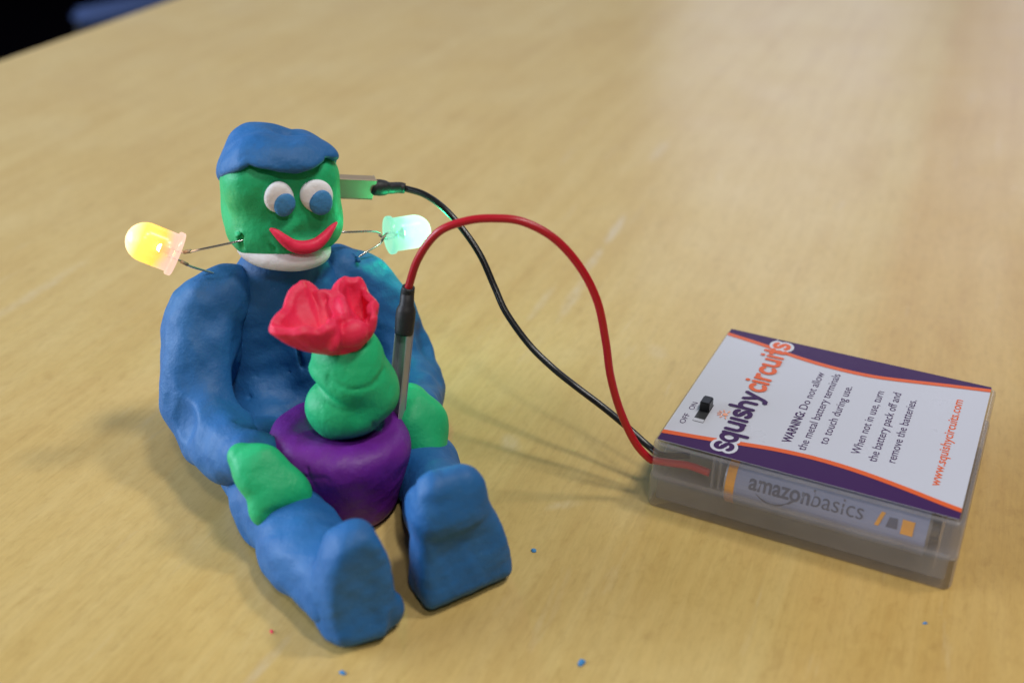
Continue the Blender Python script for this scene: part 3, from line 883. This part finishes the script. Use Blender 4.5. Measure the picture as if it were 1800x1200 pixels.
def blob(c, r, rot=None):
    bm = bmesh.new(); bmesh.ops.create_icosphere(bm, subdivisions=3, radius=1)
    m = Matrix(rot) if rot else Matrix.Identity(3)
    V = [np.array(m @ Vector((v.co.x * r[0], v.co.y * r[1], v.co.z * r[2]))) + np.array(c) for v in bm.verts]
    Fc = [[v.index for v in f.verts] for f in bm.faces]; bm.free()
    return np.array(V), Fc
pieces.append(blob((-3.0, 41.5, 46.4), (5.6, 5.4, 5.0)))
pieces.append(blob((-2.9, 42.0, 50.6), (2.0, 4.6, 4.4), rotm(22, 0, 0)))
pieces.append(blob((-2.2, 46.6, 48.8), (3.6, 2.6, 3.0), rotm(0, -12, 0)))
pieces.append(blob((-7.0, 48.2, 49.2), (1.5, 2.0, 2.6), rotm(20, 15, 0)))
remeshed('flower', pieces, 0.26, 6, M['red'], pf)

# ------------------------------------------------------------------ LEDs
def led(name, flange, axis, mats, label, legs, glow, watts, size):
    a = Vector(axis).normalized()
    o = bpy.data.objects.new(name, None); COL.objects.link(o)
    o.location = Vector(flange) * S
    q = Vector((0, 0, 1)).rotation_difference(a)
    o.rotation_mode = 'QUATERNION'; o.rotation_quaternion = q
    o.empty_display_size = 0.005
    tag(o, label, 'LED', 'glowing LEDs beside the figure\'s neck')
    bpy.context.view_layer.update()
    def lathe(nm, prof, mat, parent, seg=40):
        V, Fc = [], []
        for (r, z) in prof:
            for k in range(seg):
                t = 2 * math.pi * k / seg; V.append((r * math.cos(t), r * math.sin(t), z))
        for j in range(len(prof) - 1):
            for k in range(seg):
                k2 = (k + 1) % seg
                Fc.append([j * seg + k, j * seg + k2, (j + 1) * seg + k2, (j + 1) * seg + k])
        return mk(nm, V, Fc, mat, parent)
    Rb = 4.55
    o.scale = (size,) * 3
    bpy.context.view_layer.update()
    prof = [(0.01, 0.0), (3.2, 0.0), (4.9, 0.0), (5.15, 0.12), (5.2, 0.35), (5.2, 1.15), (5.1, 1.35), (4.75, 1.42), (Rb, 1.6), (Rb, 4.0), (Rb, 7.4)]
    for k in range(1, 13):
        t = k / 12 * math.pi / 2
        prof.append((max(Rb * math.cos(t), 0.01), 7.4 + 4.7 * math.sin(t)))
    lathe('bulb', prof, mats[0], o)
    cup = lathe('reflector_cup', [(0.01, 2.0), (0.7, 2.0), (0.75, 3.4), (1.6, 4.1), (1.65, 4.3), (1.45, 4.25), (0.5, 3.6), (0.01, 3.6)], M['lead'], o, 20)
    die = lathe('glowing_die', [(0.01, 3.75), (0.8, 3.8), (0.95, 4.2), (0.7, 4.7), (0.01, 4.9)], mats[1], cup, 16)
    inv = o.matrix_world.inverted()
    for (start, pts) in legs:
        loc = [np.array((start[0], start[1], 2.6)), np.array((start[0], start[1], -0.8))]
        for p in pts:
            v = inv @ (Vector(p) * S); loc.append(np.array(v) / S)
        pth = np.array(loc)
        lg = tube('lead', spline(pth, 5), 0.27, M['lead'], o, seg=8)
        # stamped shoulder on the leg just behind the bulb
        d_ = pth[2] - pth[1]; d_ /= np.linalg.norm(d_)
        tube('lead_shoulder', [pth[1] + d_ * 0.3, pth[1] + d_ * 2.2], 0.46, M['brass'], lg, seg=6)
    l = bpy.data.lights.new('led_glow', 'POINT'); l.energy = watts; l.color = glow; l.shadow_soft_size = 0.0015
    lo = bpy.data.objects.new('led_glow', l); COL.objects.link(lo); lo.parent = o; lo.location = (0, 0, 8.8 * S)
    return o

def led_mats(nm, base, stops, die, s_body, die_s):
    m, nt, b, out = new_mat(nm + '_lit_epoxy')
    L = nt.links.new
    tc = N(nt, 'ShaderNodeTexCoord'); sx = N(nt, 'ShaderNodeSeparateXYZ'); L(tc.outputs['Object'], sx.inputs[0])
    nz = N(nt, 'ShaderNodeTexNoise', i_Scale=160, i_Detail=2.0); L(tc.outputs['Object'], nz.inputs['Vector'])
    wb = N(nt, 'ShaderNodeMath', operation='MULTIPLY_ADD'); wb.inputs[1].default_value = 3.2 * S; L(nz.outputs['Fac'], wb.inputs[0]); L(sx.outputs['Z'], wb.inputs[2])
    mr = N(nt, 'ShaderNodeMapRange'); mr.inputs[1].default_value = 1.6 * S; mr.inputs[2].default_value = 13.7 * S
    L(wb.outputs[0], mr.inputs[0])
    rp = ramp(nt, stops); L(mr.outputs[0], rp.inputs[0])
    b.inputs['Base Color'].default_value = (*base, 1)
    b.inputs['Roughness'].default_value = 0.25
    L(rp.outputs[0], b.inputs['Emission Color']); b.inputs['Emission Strength'].default_value = s_body
    tr = N(nt, 'ShaderNodeBsdfTransparent')
    mx = N(nt, 'ShaderNodeMixShader'); mx.inputs[0].default_value = 0.70
    L(tr.outputs[0], mx.inputs[1]); L(b.outputs[0], mx.inputs[2]); L(mx.outputs[0], out.inputs[0])
    m2, nt2, b2, out2 = new_mat(nm + '_die')
    b2.inputs['Emission Color'].default_value = (*die, 1); b2.inputs['Emission Strength'].default_value = die_s
    b2.inputs['Base Color'].default_value = (*die, 1)
    return m, m2

ym = led_mats('yellow_led', (0.16, 0.11, 0.09), [(0.0, (0.62, 0.40, 0.34)), (0.20, (0.66, 0.42, 0.30)), (0.36, (0.95, 0.50, 0.04)), (0.72, (1.0, 0.60, 0.06)), (0.98, (1.0, 0.92, 0.55))], (1.0, 0.9, 0.6), 1.5, 40)
gm = led_mats('green_led', (0.03, 0.05, 0.045), [(0.0, (0.24, 0.78, 0.54)), (0.25, (0.34, 0.84, 0.62)), (0.5, (0.76, 1.0, 0.88)), (0.98, (0.92, 1.0, 0.96))], (0.7, 1.0, 0.85), 1.05, 30)
led('led_light', (-77.1, 247.0, 53.4), (-11.0, -1.95, 6.0), ym, 'glowing yellow LED left of the figure\'s neck',
    [((0.8, 0.5), [(-71, 246.4, 55.3), (-64.5, 247.2, 56.6), (-60.5, 248.5, 57.2)]), ((-0.9, -0.6), [(-74.5, 247.6, 50.2), (-70.6, 250.8, 47.0), (-68.6, 252.4, 44.5)])],
    (1.0, 0.62, 0.12), 0.014, 1)
led('led_light', (-31.64, 273.0, 47.55), (10.37, 4.6, -0.06), gm, 'glowing green LED right of the figure\'s neck',
    [((0.7, 0.9), [(-34.4, 271.9, 49.0), (-41.0, 266.0, 51.4), (-44.5, 265.0, 52.0)]), ((-0.5, -0.9), [(-33.6, 271.5, 45.9), (-38.0, 266.2, 44.9), (-41.0, 265.8, 42.0)])],
    (0.02, 1.0, 0.36), 0.06, 0.93)

# ------------------------------------------------------------------ battery pack
BO = np.array([32.5, 226.9, 0.0]); BA = math.atan2(-0.42536, 0.90502)
BL, BD, BH = 69.0, 61.8, 17.68
def b2w(u, v, z):
    return np.array([BO[0] + math.cos(BA) * u - math.sin(BA) * v, BO[1] + math.sin(BA) * u + math.cos(BA) * v, z])
pack = empty('battery_pack', BO, BA, 'clear plastic battery pack with white, purple and orange printed label', 'battery pack')

def rr(x0, x1, y0, y1, r, z, n=6):
    out = []
    for (cx, cy, a0) in ((x1 - r, y1 - r, 0), (x0 + r, y1 - r, 90), (x0 + r, y0 + r, 180), (x1 - r, y0 + r, 270)):
        for k in range(n + 1):
            a = math.radians(a0 + 90 * k / n)
            out.append((cx + r * math.cos(a), cy + r * math.sin(a), z))
    return out

def loft(name, loops, mat, parent, smooth=False):
    V, Fc = [], []; n = len(loops[0])
    for l in loops: V += l
    for j in range(len(loops) - 1):
        for k in range(n):
            k2 = (k + 1) % n
            Fc.append([j * n + k, j * n + k2, (j + 1) * n + k2, (j + 1) * n + k])
    Fc.append(list(range(n))[::-1]); Fc.append([(len(loops) - 1) * n + k for k in range(n)])
    o = mk(name, V, Fc, mat, parent, smooth=smooth)
    o.data.shade_smooth() if smooth else None
    return o
g = 0.28
def ins(d, r, z): return rr(d, BL - d, d, BD - d, max(r - d, 0.3), z)
tray = loft('tray', [ins(-g + 0.6, 1.6, 0.0), ins(-g + 0.15, 2.0, 0.25), ins(-g, 2.1, 0.7), ins(-g, 2.1, 7.9), ins(-g + 0.12, 2.1, 8.25), ins(0.1, 2.1, 8.35), ins(1.5, 2.1, 8.35), ins(1.5, 2.1, 1.6)], M['tray'], pack)
lid = loft('lid', [ins(1.55, 2, 8.45), ins(0.0, 2, 8.45), ins(0.0, 2, 16.7), ins(0.2, 2, 17.3), ins(0.75, 2, 17.62), ins(0.95, 2, 17.62), ins(0.95, 2, 17.2), ins(1.55, 2, 16.2)][::1], M['lid'], pack)

def boxpart(name, x0, x1, y0, y1, z0, z1, mat, parent, bev=0.0):
    bm = bmesh.new(); bmesh.ops.create_cube(bm, size=1)
    for v in bm.verts:
        v.co = Vector((x1 if v.co.x > 0 else x0, y1 if v.co.y > 0 else y0, z1 if v.co.z > 0 else z0))
    if bev: bmesh.ops.bevel(bm, geom=bm.edges[:], offset=bev, segments=2, affect='EDGES')
    return from_bm(name, bm, mat, parent, smooth=False)

lab = loft('label', [rr(0.7, 67.6, 1.76, 61.4, 0.3, 17.64), rr(0.7, 67.6, 1.76, 61.4, 0.3, 17.74)], M['label'], pack)
tag(lab, 'glossy white label with purple and orange waves and warning text')
for (x, nm) in ((14.2, 'rib'), (15.8, 'rib')):
    boxpart(nm, x, x + 0.55, 1.7, 14, 8.6, 16.9, M['lid'], pack)
boxpart('contact_plate', 64.6, 65.0, 2.6, 15, 3.0, 15.6, M['brass'], pack)
boxpart('cell_wall', 14.5, 66.5, 17.2, 18.0, 1.7, 15.5, M['tray'], pack)

ZL = 17.74
def sheet(name, polys, z, mat, parent):
    """flat print: polygons given in label (u, v)"""
    V, Fc = [], []
    for p in polys:
        Fc.append(list(range(len(V), len(V) + len(p)))); V += [(a, b, z) for a, b in p]
    o = mk(name, V, Fc, mat, parent, smooth=False)
    return o
far = [(0.7, 58.3), (10.5, 56.6), (20, 54.3), (29, 53.1), (38, 53.1), (45, 54.2), (57, 57.2), (64.4, 58.9), (67.6, 59.6)]
near = [(0.7, 5.2), (10.3, 6.7), (18.3, 8.3), (26, 9.6), (34, 10.2), (41.5, 9.9), (49, 8.9), (57, 7.3), (63, 5.9), (67.6, 5.0)]
def strip(a, b, close_v=None):
    out = []
    for (p, q, r_, s_) in zip(a[:-1], a[1:], b[1:], b[:-1]): out.append([tuple(p), tuple(q), tuple(r_), tuple(s_)])
    return out
fs, ns = spline(far, 8), spline(near, 8)
sheet('purple_band', strip(fs, np.stack([fs[:, 0], np.full(len(fs), 61.4)], 1)), ZL + 0.05, M['lpurple'], lab)
sheet('purple_band', strip(np.stack([ns[:, 0], np.full(len(ns), 1.76)], 1), ns), ZL + 0.05, M['lpurple'], lab)
sheet('orange_stripe', strip(fs + [0, -0.9], fs + [0, 0.7]), ZL + 0.09, M['lorange'], lab)
sheet('orange_stripe', strip(ns + [0, -0.7], ns + [0, 0.9]), ZL + 0.09, M['lorange'], lab)

# rounded logo lettering drawn as strokes, turned into filled outlines
def arc(cx, cy, rx, ry, a0, a1, n=10):
    return [(cx + rx * math.cos(math.radians(a0 + (a1 - a0) * k / n)), cy + ry * math.sin(math.radians(a0 + (a1 - a0) * k / n))) for k in range(n + 1)]
G = {
    's': (0.78, [arc(0.36, 0.74, 0.25, 0.20, 25, 270, 9) + arc(0.36, 0.27, 0.27, 0.22, 90, -155, 9)]),
    'q': (1.0, [arc(0.42, 0.5, 0.34, 0.42, 0, 360, 18), [(0.78, 0.92), (0.78, -0.42)]]),
    'u': (0.98, [[(0.13, 0.92), (0.13, 0.4)] + arc(0.44, 0.40, 0.31, 0.32, 180, 360, 9) + [(0.75, 0.92)], [(0.75, 0.5), (0.75, 0.08)]]),
    'I': (0.40, [[(0.15, 0.92), (0.15, 0.08)]]),
    'i': (0.40, [[(0.15, 0.92), (0.15, 0.08)], [(0.15, 1.32), (0.15, 1.325)]]),
    'h': (0.98, [[(0.13, 1.42), (0.13, 0.08)], [(0.13, 0.55)] + arc(0.44, 0.58, 0.31, 0.34, 180, 0, 9) + [(0.75, 0.08)]]),
    'y': (0.88, [[(0.08, 0.92), (0.40, 0.12)], [(0.72, 0.92), (0.40, 0.12), (0.28, -0.22), (0.18, -0.36), (0.02, -0.38)]]),
    'c': (0.84, [arc(0.46, 0.5, 0.34, 0.42, 48, 312, 14)]),
    'r': (0.66, [[(0.14, 0.92), (0.14, 0.08)], [(0.14, 0.55), (0.22, 0.78), (0.38, 0.90), (0.52, 0.90)]]),
    't': (0.70, [[(0.28, 1.28), (0.28, 0.30)] + arc(0.46, 0.28, 0.18, 0.20, 180, 280, 5), [(0.06, 0.88), (0.54, 0.88)]]),
}
def word(txt, v0, v1, ubase, xh):
    adv = sum(G[c][0] for c in txt); k = (v1 - v0) / adv; x = 0; segs = []
    for c in txt:
        for st in G[c][1]:
            pts = [(ubase - xh * b, v0 + k * (x + a)) for a, b in st]
            segs += list(zip(pts[:-1], pts[1:]))
        x += G[c][0]
    return segs
def fill(name, segs, width, z, mat, parent, h=0.10):
    A = np.array([s[0] for s in segs]); B = np.array([s[1] for s in segs])
    lo = np.minimum(A, B).min(0) - width - 0.4; hi = np.maximum(A, B).max(0) + width + 0.4
    ux = np.arange(lo[0], hi[0], h); vy = np.arange(lo[1], hi[1], h)
    X, Y = np.meshgrid(ux, vy, indexing='ij'); D = np.full(X.shape, 9.0)
    for a, b in zip(A, B):
        ab = b - a; t = np.clip(((X - a[0]) * ab[0] + (Y - a[1]) * ab[1]) / (ab @ ab + 1e-12), 0, 1)
        D = np.minimum(D, np.hypot(X - a[0] - t * ab[0], Y - a[1] - t * ab[1]))
    D -= width
    V, Fc = [], []
    def add(p):
        Fc.append(list(range(len(V), len(V) + len(p)))); V.extend([(a, b, z) for a, b in p])
    ins_ = D < 0
    full = ins_[:-1, :-1] & ins_[1:, :-1] & ins_[:-1, 1:] & ins_[1:, 1:]
    anyc = ins_[:-1, :-1] | ins_[1:, :-1] | ins_[:-1, 1:] | ins_[1:, 1:]
    for i in range(full.shape[0]):
        row = full[i]; j = 0
        idxs = np.flatnonzero(np.diff(np.concatenate([[0], row.astype(np.int8), [0]])))
        for s_, e_ in zip(idxs[::2], idxs[1::2]):
            add([(ux[i], vy[s_]), (ux[i + 1], vy[s_]), (ux[i + 1], vy[e_]), (ux[i], vy[e_])])
    for i, j in np.argwhere(anyc & ~full):
        c = [(i, j), (i + 1, j), (i + 1, j + 1), (i, j + 1)]; poly = []
        for k in range(4):
            p, q = c[k], c[(k + 1) % 4]; dp, dq = D[p], D[q]
            if dp < 0: poly.append((ux[p[0]], vy[p[1]]))
            if (dp < 0) != (dq < 0):
                t = dp / (dp - dq); poly.append((ux[p[0]] + t * (ux[q[0]] - ux[p[0]]), vy[p[1]] + t * (vy[q[1]] - vy[p[1]])))
        if len(poly) > 2: add(poly)
    return mk(name, V, Fc, mat, parent, smooth=False)
w1 = word('squIshy', 3.9, 32.0, 17.4, 4.0); w2 = word('circuits', 32.3, 59.9, 17.4, 4.0)
fill('logo_halo', [s for s in w1 if s[0][1] < 8.6], 1.4, ZL + 0.13, M['lhalo'], lab, 0.14)
fill('logo_halo', [s for s in w2 if s[0][1] > 55.0], 1.4, ZL + 0.13, M['lhalo'], lab, 0.14)
fill('logo_lettering', w1, 0.60, ZL + 0.17, M['lpurple'], lab)
fill('logo_lettering', w2, 0.60, ZL + 0.17, M['lorange'], lab)
sun = []
sc_ = (11.75, 18.75)
fill('logo_sun', [(sc_, (sc_[0] + 0.02, sc_[1]))], 0.62, ZL + 0.17, M['lsun'], lab, 0.07)
rays = [((sc_[0] + 1.15 * math.cos(t), sc_[1] + 1.15 * math.sin(t)), (sc_[0] + 1.8 * math.cos(t), sc_[1] + 1.8 * math.sin(t))) for t in [math.radians(a) for a in (70, 115, 150, 180, 210, 245, 290)]]
fill('logo_sun_rays', rays, 0.17, ZL + 0.17, M['lsun'], lab, 0.06)

def text_mesh(body, bold=0.0):
    cu = bpy.data.curves.new('t', 'FONT'); cu.body = body; cu.size = 1; cu.offset = bold; cu.resolution_u = 3
    o = bpy.data.objects.new('t', cu); COL.objects.link(o)
    dg = bpy.context.evaluated_depsgraph_get(); dg.update()
    me = bpy.data.meshes.new_from_object(o.evaluated_get(dg))
    V = np.zeros(len(me.vertices) * 3); me.vertices.foreach_get('co', V); V = V.reshape(-1, 3)
    Fc = [list(p.vertices) for p in me.polygons]
    bpy.data.objects.remove(o); bpy.data.curves.remove(cu); bpy.data.meshes.remove(me)
    return V, Fc
def print_line(name, body, v0, v1, ubase, cap_h, mat, bold=0.0, z=None):
    V, Fc = text_mesh(body, bold)
    x0, x1 = V[:, 0].min(), V[:, 0].max()
    vv = v0 + (V[:, 0] - x0) / (x1 - x0) * (v1 - v0)
    uu = ubase - V[:, 1] * cap_h / 0.73
    return mk(name, np.stack([uu, vv, np.full(len(V), ZL + 0.05 if z is None else z)], 1), Fc, mat, lab, smooth=False)
P_ = M['lpurple']
print_line('printed_line', 'WARNING:', 13.8, 28.4, 28.7, 2.15, P_, 0.026)
print_line('printed_line', 'Do not allow', 29.8, 49.2, 28.7, 2.15, P_)
print_line('printed_line', 'the metal battery terminals', 12.3, 50.2, 32.5, 2.15, P_)
print_line('printed_line', 'to touch during use.', 17.0, 45.6, 36.4, 2.15, P_)
print_line('printed_line', 'When not in use, turn', 16.3, 46.8, 43.95, 2.15, P_)
print_line('printed_line', 'the battery pack off and', 15.0, 47.9, 47.9, 2.15, P_)
print_line('printed_line', 'remove the batteries.', 16.6, 46.4, 51.8, 2.15, P_)
print_line('web_address', 'www.squishycircuits.com', 11.8, 51.6, 62.0, 2.3, M['lorange'], 0.012)
print_line('switch_mark', 'ON', 17.3, 20.9, 4.35, 1.45, P_)
print_line('switch_mark', 'OFF', 10.6, 15.2, 4.25, 1.45, P_)
print_line('trade_mark', 'TM', 60.3, 61.3, 13.8, 0.5, M['lhalo'], z=ZL + 0.10)
boxpart('slot_shade_plate', 5.5, 8.1, 12.9, 21.7, ZL - 0.03, ZL + 0.08, M['slotshade'], pack)  # dark plate on the label, its colour stands in for shade in the switch recess
boxpart('switch_slot_floor', 5.55, 8.05, 12.95, 14.2, ZL, ZL + 0.14, M['label'], pack)
boxpart('switch_knob', 5.6, 8.0, 17.6, 21.2, ZL, ZL + 2.6, M['switch'], pack, 0.25)

# the cell seen through the front wall
cell = empty('aa_battery', b2w(0, 0, 0), BA, 'blue-grey battery with orange end band inside the clear pack', 'battery')
CV, CZ, CR_ = 8.7, 9.0, 6.6
def cyl(name, u0, u1, r0, r1, mat, parent, seg=40):
    V, Fc = [], []
    for u, r in ((u0, r0), (u1, r1)):
        for k in range(seg):
            a = 2 * math.pi * k / seg; V.append((u, CV + r * math.cos(a), CZ + r * math.sin(a)))
    for k in range(seg):
        k2 = (k + 1) % seg; Fc.append([k, k2, seg + k2, seg + k])
    Fc.append(list(range(seg))[::-1]); Fc.append([seg + k for k in range(seg)])
    o = mk(name, V, Fc, mat, parent, smooth=False)
    return o
cyl('sleeve', 17.6, 62.0, CR_, CR_, M['cell'], cell)
cyl('orange_band', 17.5, 19.6, CR_ + 0.06, CR_ + 0.06, M['cellorange'], cell)
cyl('positive_cap', 62.0, 62.6, 5.6, 5.2, M['metal'], cell)
cyl('positive_nub', 62.6, 64.2, 2.4, 2.3, M['metal'], cell)
cyl('negative_cap', 17.0, 17.5, 6.1, 6.2, M['metal'], cell)
def wrap(u, ang, lift=0.1):
    return (u, CV - (CR_ + lift) * math.cos(ang), CZ + (CR_ + lift) * math.sin(ang))
def cell_text(name, body, u0, u1, a0, xh, bold):
    V, Fc = text_mesh(body, bold)
    x0, x1 = V[:, 0].min(), V[:, 0].max()
    W = [wrap(u0 + (x - x0) / (x1 - x0) * (u1 - u0), a0 + y * xh / 0.55 / CR_) for x, y, _ in V]
    mk(name, W, Fc, M['celltext'], cell, smooth=False)
cell_text('cell_lettering', 'amazon', 22.8, 36.6, math.radians(14), 3.0, 0.02)
cell_text('cell_lettering', 'basics', 37.0, 48.4, math.radians(14), 3.0, -0.004)
def cell_patch(name, q, mat, n=8):
    V = []
    for k in range(n + 1):
        t = k / n
        for c in (0, 1):
            a, b = q[c], q[3 - c]
            V.append(wrap(a[0] + (b[0] - a[0]) * t, math.radians(a[1] + (b[1] - a[1]) * t), 0.1))
    mk(name, V, [[2 * k, 2 * k + 1, 2 * k + 3, 2 * k + 2] for k in range(n)], mat, cell, smooth=False)
sm_t = np.linspace(0, 1, 13)
smile = [(24.8 + 7.6 * t, 8 - 14 * math.sin(math.pi * t) ** 0.9 + 2 * t) for t in sm_t]
low = [(u, a - 5.5 * math.sin(math.pi * min(1, t * 0.9 + 0.06))) for (u, a), t in zip(smile, sm_t)]
mk('cell_smile', [wrap(u, math.radians(a)) for u, a in smile] + [wrap(u, math.radians(a)) for u, a in low],
   [[i, i + 1, 14 + i, 13 + i] for i in range(12)], M['celltext'], cell, smooth=False)
cell_patch('cell_smile_tip', [(31.6, 4), (32.3, 4), (33.4, 13), (32.6, 13)], M['celltext'])
cell_patch('cell_mark', [(51.0, 12), (51.9, 12), (52.9, 40), (52.0, 40)], M['cellorange'])
cell_patch('cell_mark', [(53.4, 14), (55.8, 14), (55.6, 34), (53.9, 34)], M['celltext'])
cell_patch('cell_mark', [(56.6, 8), (59.2, 8), (59.2, 36), (56.6, 36)], M['cellorange'])

# ------------------------------------------------------------------ the two lead wires
def slab_path(name, a, b, side, w, t, mat, parent, edge=0.35):
    """flat folded metal terminal from a to b: a narrow U channel"""
    a, b, side = Vector(a), Vector(b), Vector(side)
    ax = (b - a).normalized(); side = (side - side.dot(ax) * ax).normalized(); nn = ax.cross(side)
    prof = [(-w, t), (-w, -t), (w, -t), (w, t), (w - edge, t), (w - edge, -t + edge), (-w + edge, -t + edge), (-w + edge, t)]
    V = [tuple(p + side * x + nn * y) for p in (a, b) for x, y in prof]
    n = len(prof); Fc = [[k, (k + 1) % n, n + (k + 1) % n, n + k] for k in range(n)]
    Fc += [[0, 1, 6, 7], [1, 2, 5, 6], [2, 3, 4, 5], [n + 7, n + 6, n + 1, n], [n + 6, n + 5, n + 2, n + 1], [n + 5, n + 4, n + 3, n + 2]]
    o = mk(name, V, Fc, mat, parent, smooth=False); bevel_mod(o, 0.16, 2)
    return o
red_pts = [(-23.8, 238.7, 49.2), (-21.1, 238.0, 57.7), (-16.5, 237.3, 64.5), (-10.3, 236.6, 67.6), (-4.1, 235.9, 68.6), (2.0, 235.2, 68.2), (8.8, 234.5, 64.7), (14.6, 233.8, 58.3), (18.7, 233.0, 50.4), (21.0, 232.3, 40.8), (22.5, 231.6, 32.3), (25.1, 230.9, 23.7), (28.9, 230.2, 15.6), (32.4, 229.5, 11.5)]
red_pts += [tuple(b2w(1.0, 2.9, 10.9)), tuple(b2w(4.5, 3.2, 11.2)), tuple(b2w(8.5, 3.4, 11.6)), tuple(b2w(13.4, 3.6, 11.0))]
blk_pts = [(-28.5, 282.3, 56.7), (-22.8, 278.4, 56.6), (-17.6, 274.5, 54.6), (-12.5, 270.5, 50.4), (-8.1, 266.6, 45.3), (-4.5, 262.6, 38.7), (-1.5, 258.7, 33.7), (4.2, 254.7, 27.2), (9.9, 250.8, 23.1), (15.4, 246.8, 20.4), (22.3, 242.9, 16.8), (27.7, 238.9, 14.1), (33.0, 235.0, 11.0)]
blk_pts += [tuple(b2w(1.0, 6.4, 10.4)), tuple(b2w(7.0, 8.5, 11.0))]
rw = bpy.data.objects.new('red_lead_wire', None); COL.objects.link(rw)
rw.location = Vector((-23.8, 238.7, 0)) * S
tag(rw, 'red insulated wire arching from the flower pot to the battery pack', 'wire')
bw = bpy.data.objects.new('black_lead_wire', None); COL.objects.link(bw)
bw.location = Vector((-28.5, 282.3, 0)) * S
tag(bw, 'black insulated wire running from the green head to the battery pack', 'wire')
ro, bo_ = np.array([-23.8, 238.7, 0]), np.array([-28.5, 282.3, 0])
tube('insulation', spline(red_pts, 10) - ro, 0.92, M['redwire'], rw, 16)
tube('insulation', spline(blk_pts, 10) - bo_, 0.84, M['black'], bw, 16)
# red terminal: pushed into the pot
ra, rb = np.array([-27.2, 229.6, 16.0]), np.array([-24.5, 236.1, 41.0])
slab_path('metal_terminal', ra - ro, rb - ro, (-0.86, 0.5, 0), 1.75, 1.15, M['metal'], rw)
ax_ = (rb - ra) / np.linalg.norm(rb - ra)
shr = spline([rb - ax_ * 1.2, rb + ax_ * 1.5, rb + ax_ * 4.0, rb + ax_ * 6.0, np.array(red_pts[0]) + [0, 0, -0.6], np.array(red_pts[0]) + [0.35, -0.15, 1.2]], 6)
tt = np.linspace(0, 1, len(shr))
tube('heat_shrink', shr - ro, np.interp(tt, [0, 0.06, 0.28, 0.45, 0.58, 0.9, 1], [2.0, 2.15, 2.3, 2.2, 1.65, 1.55, 1.45]), M['shrink'], rw, 18)
# black terminal: pushed into the head
ba, bb_ = np.array([-52.0, 270.0, 62.0]), np.array([-35.6, 278.0, 58.4])
slab_path('metal_terminal', ba - bo_, bb_ - bo_, (-0.05, 0.25, -1.0), 2.75, 1.2, M['brass'], bw)
bx = (bb_ - ba) / np.linalg.norm(bb_ - ba)
shr = spline([bb_ - bx * 0.6, bb_ + bx * 1.4, bb_ + bx * 3.4, bb_ + bx * 5.0, np.array(blk_pts[0]) - bx * 1.0, np.array(blk_pts[0]) + [0.6, -0.4, 0]], 6)
tt = np.linspace(0, 1, len(shr))
tube('heat_shrink', shr - bo_, np.interp(tt, [0, 0.08, 0.25, 0.40, 0.52, 0.9, 1], [1.5, 2.0, 2.1, 1.9, 1.5, 1.4, 1.3]), M['shrink'], bw, 18)

# ------------------------------------------------------------------ crumbs of clay on the table
def crumb(loc, r, mat, label, seed):
    bm = bmesh.new(); bmesh.ops.create_icosphere(bm, subdivisions=3, radius=1)
    rng = np.random.RandomState(seed); k = rng.normal(size=(5, 3)) * 2.2; ph = rng.rand(5) * 6
    for v in bm.verts:
        d = 1 + 0.12 * sum(math.sin(float(np.dot(k[i], v.co)) + ph[i]) for i in range(5))
        v.co = Vector((v.co.x * r[0] * d, v.co.y * r[1] * d, max(v.co.z * r[2] * d, -r[2] * 0.6)))
    bmesh.ops.rotate(bm, cent=(0, 0, 0), matrix=Matrix.Rotation(seed * 1.3, 3, 'Z'), verts=bm.verts)
    o = from_bm('clay_crumb', bm, mat, None)
    o.location = Vector((loc[0], loc[1], r[2] * 0.6)) * S
    tag(o, label, 'crumb', 'clay crumbs on the table')
crumb((14.9, 174.4), (0.75, 0.6, 0.4), M['pupil'], 'blue clay crumb on the table nearest the picture\'s bottom centre', 1)
crumb((-31.9, 170.6), (0.75, 0.45, 0.25), M['pupil'], 'flat blue clay flake on the table in front of the figure\'s nearer foot', 2)
crumb((5.7, 208.8), (0.65, 0.5, 0.3), M['pupil'], 'pale blue clay crumb on the table right of the figure\'s farther foot', 3)
crumb((-47.8, 181.7), (0.6, 0.3, 0.2), M['red'], 'tiny pink clay crumb on the table left of the nearer foot', 4)
crumb((86.8, 187.6), (0.5, 0.3, 0.2), M['pupil'], 'tiny blue clay crumb on the table in front of the battery pack', 5)
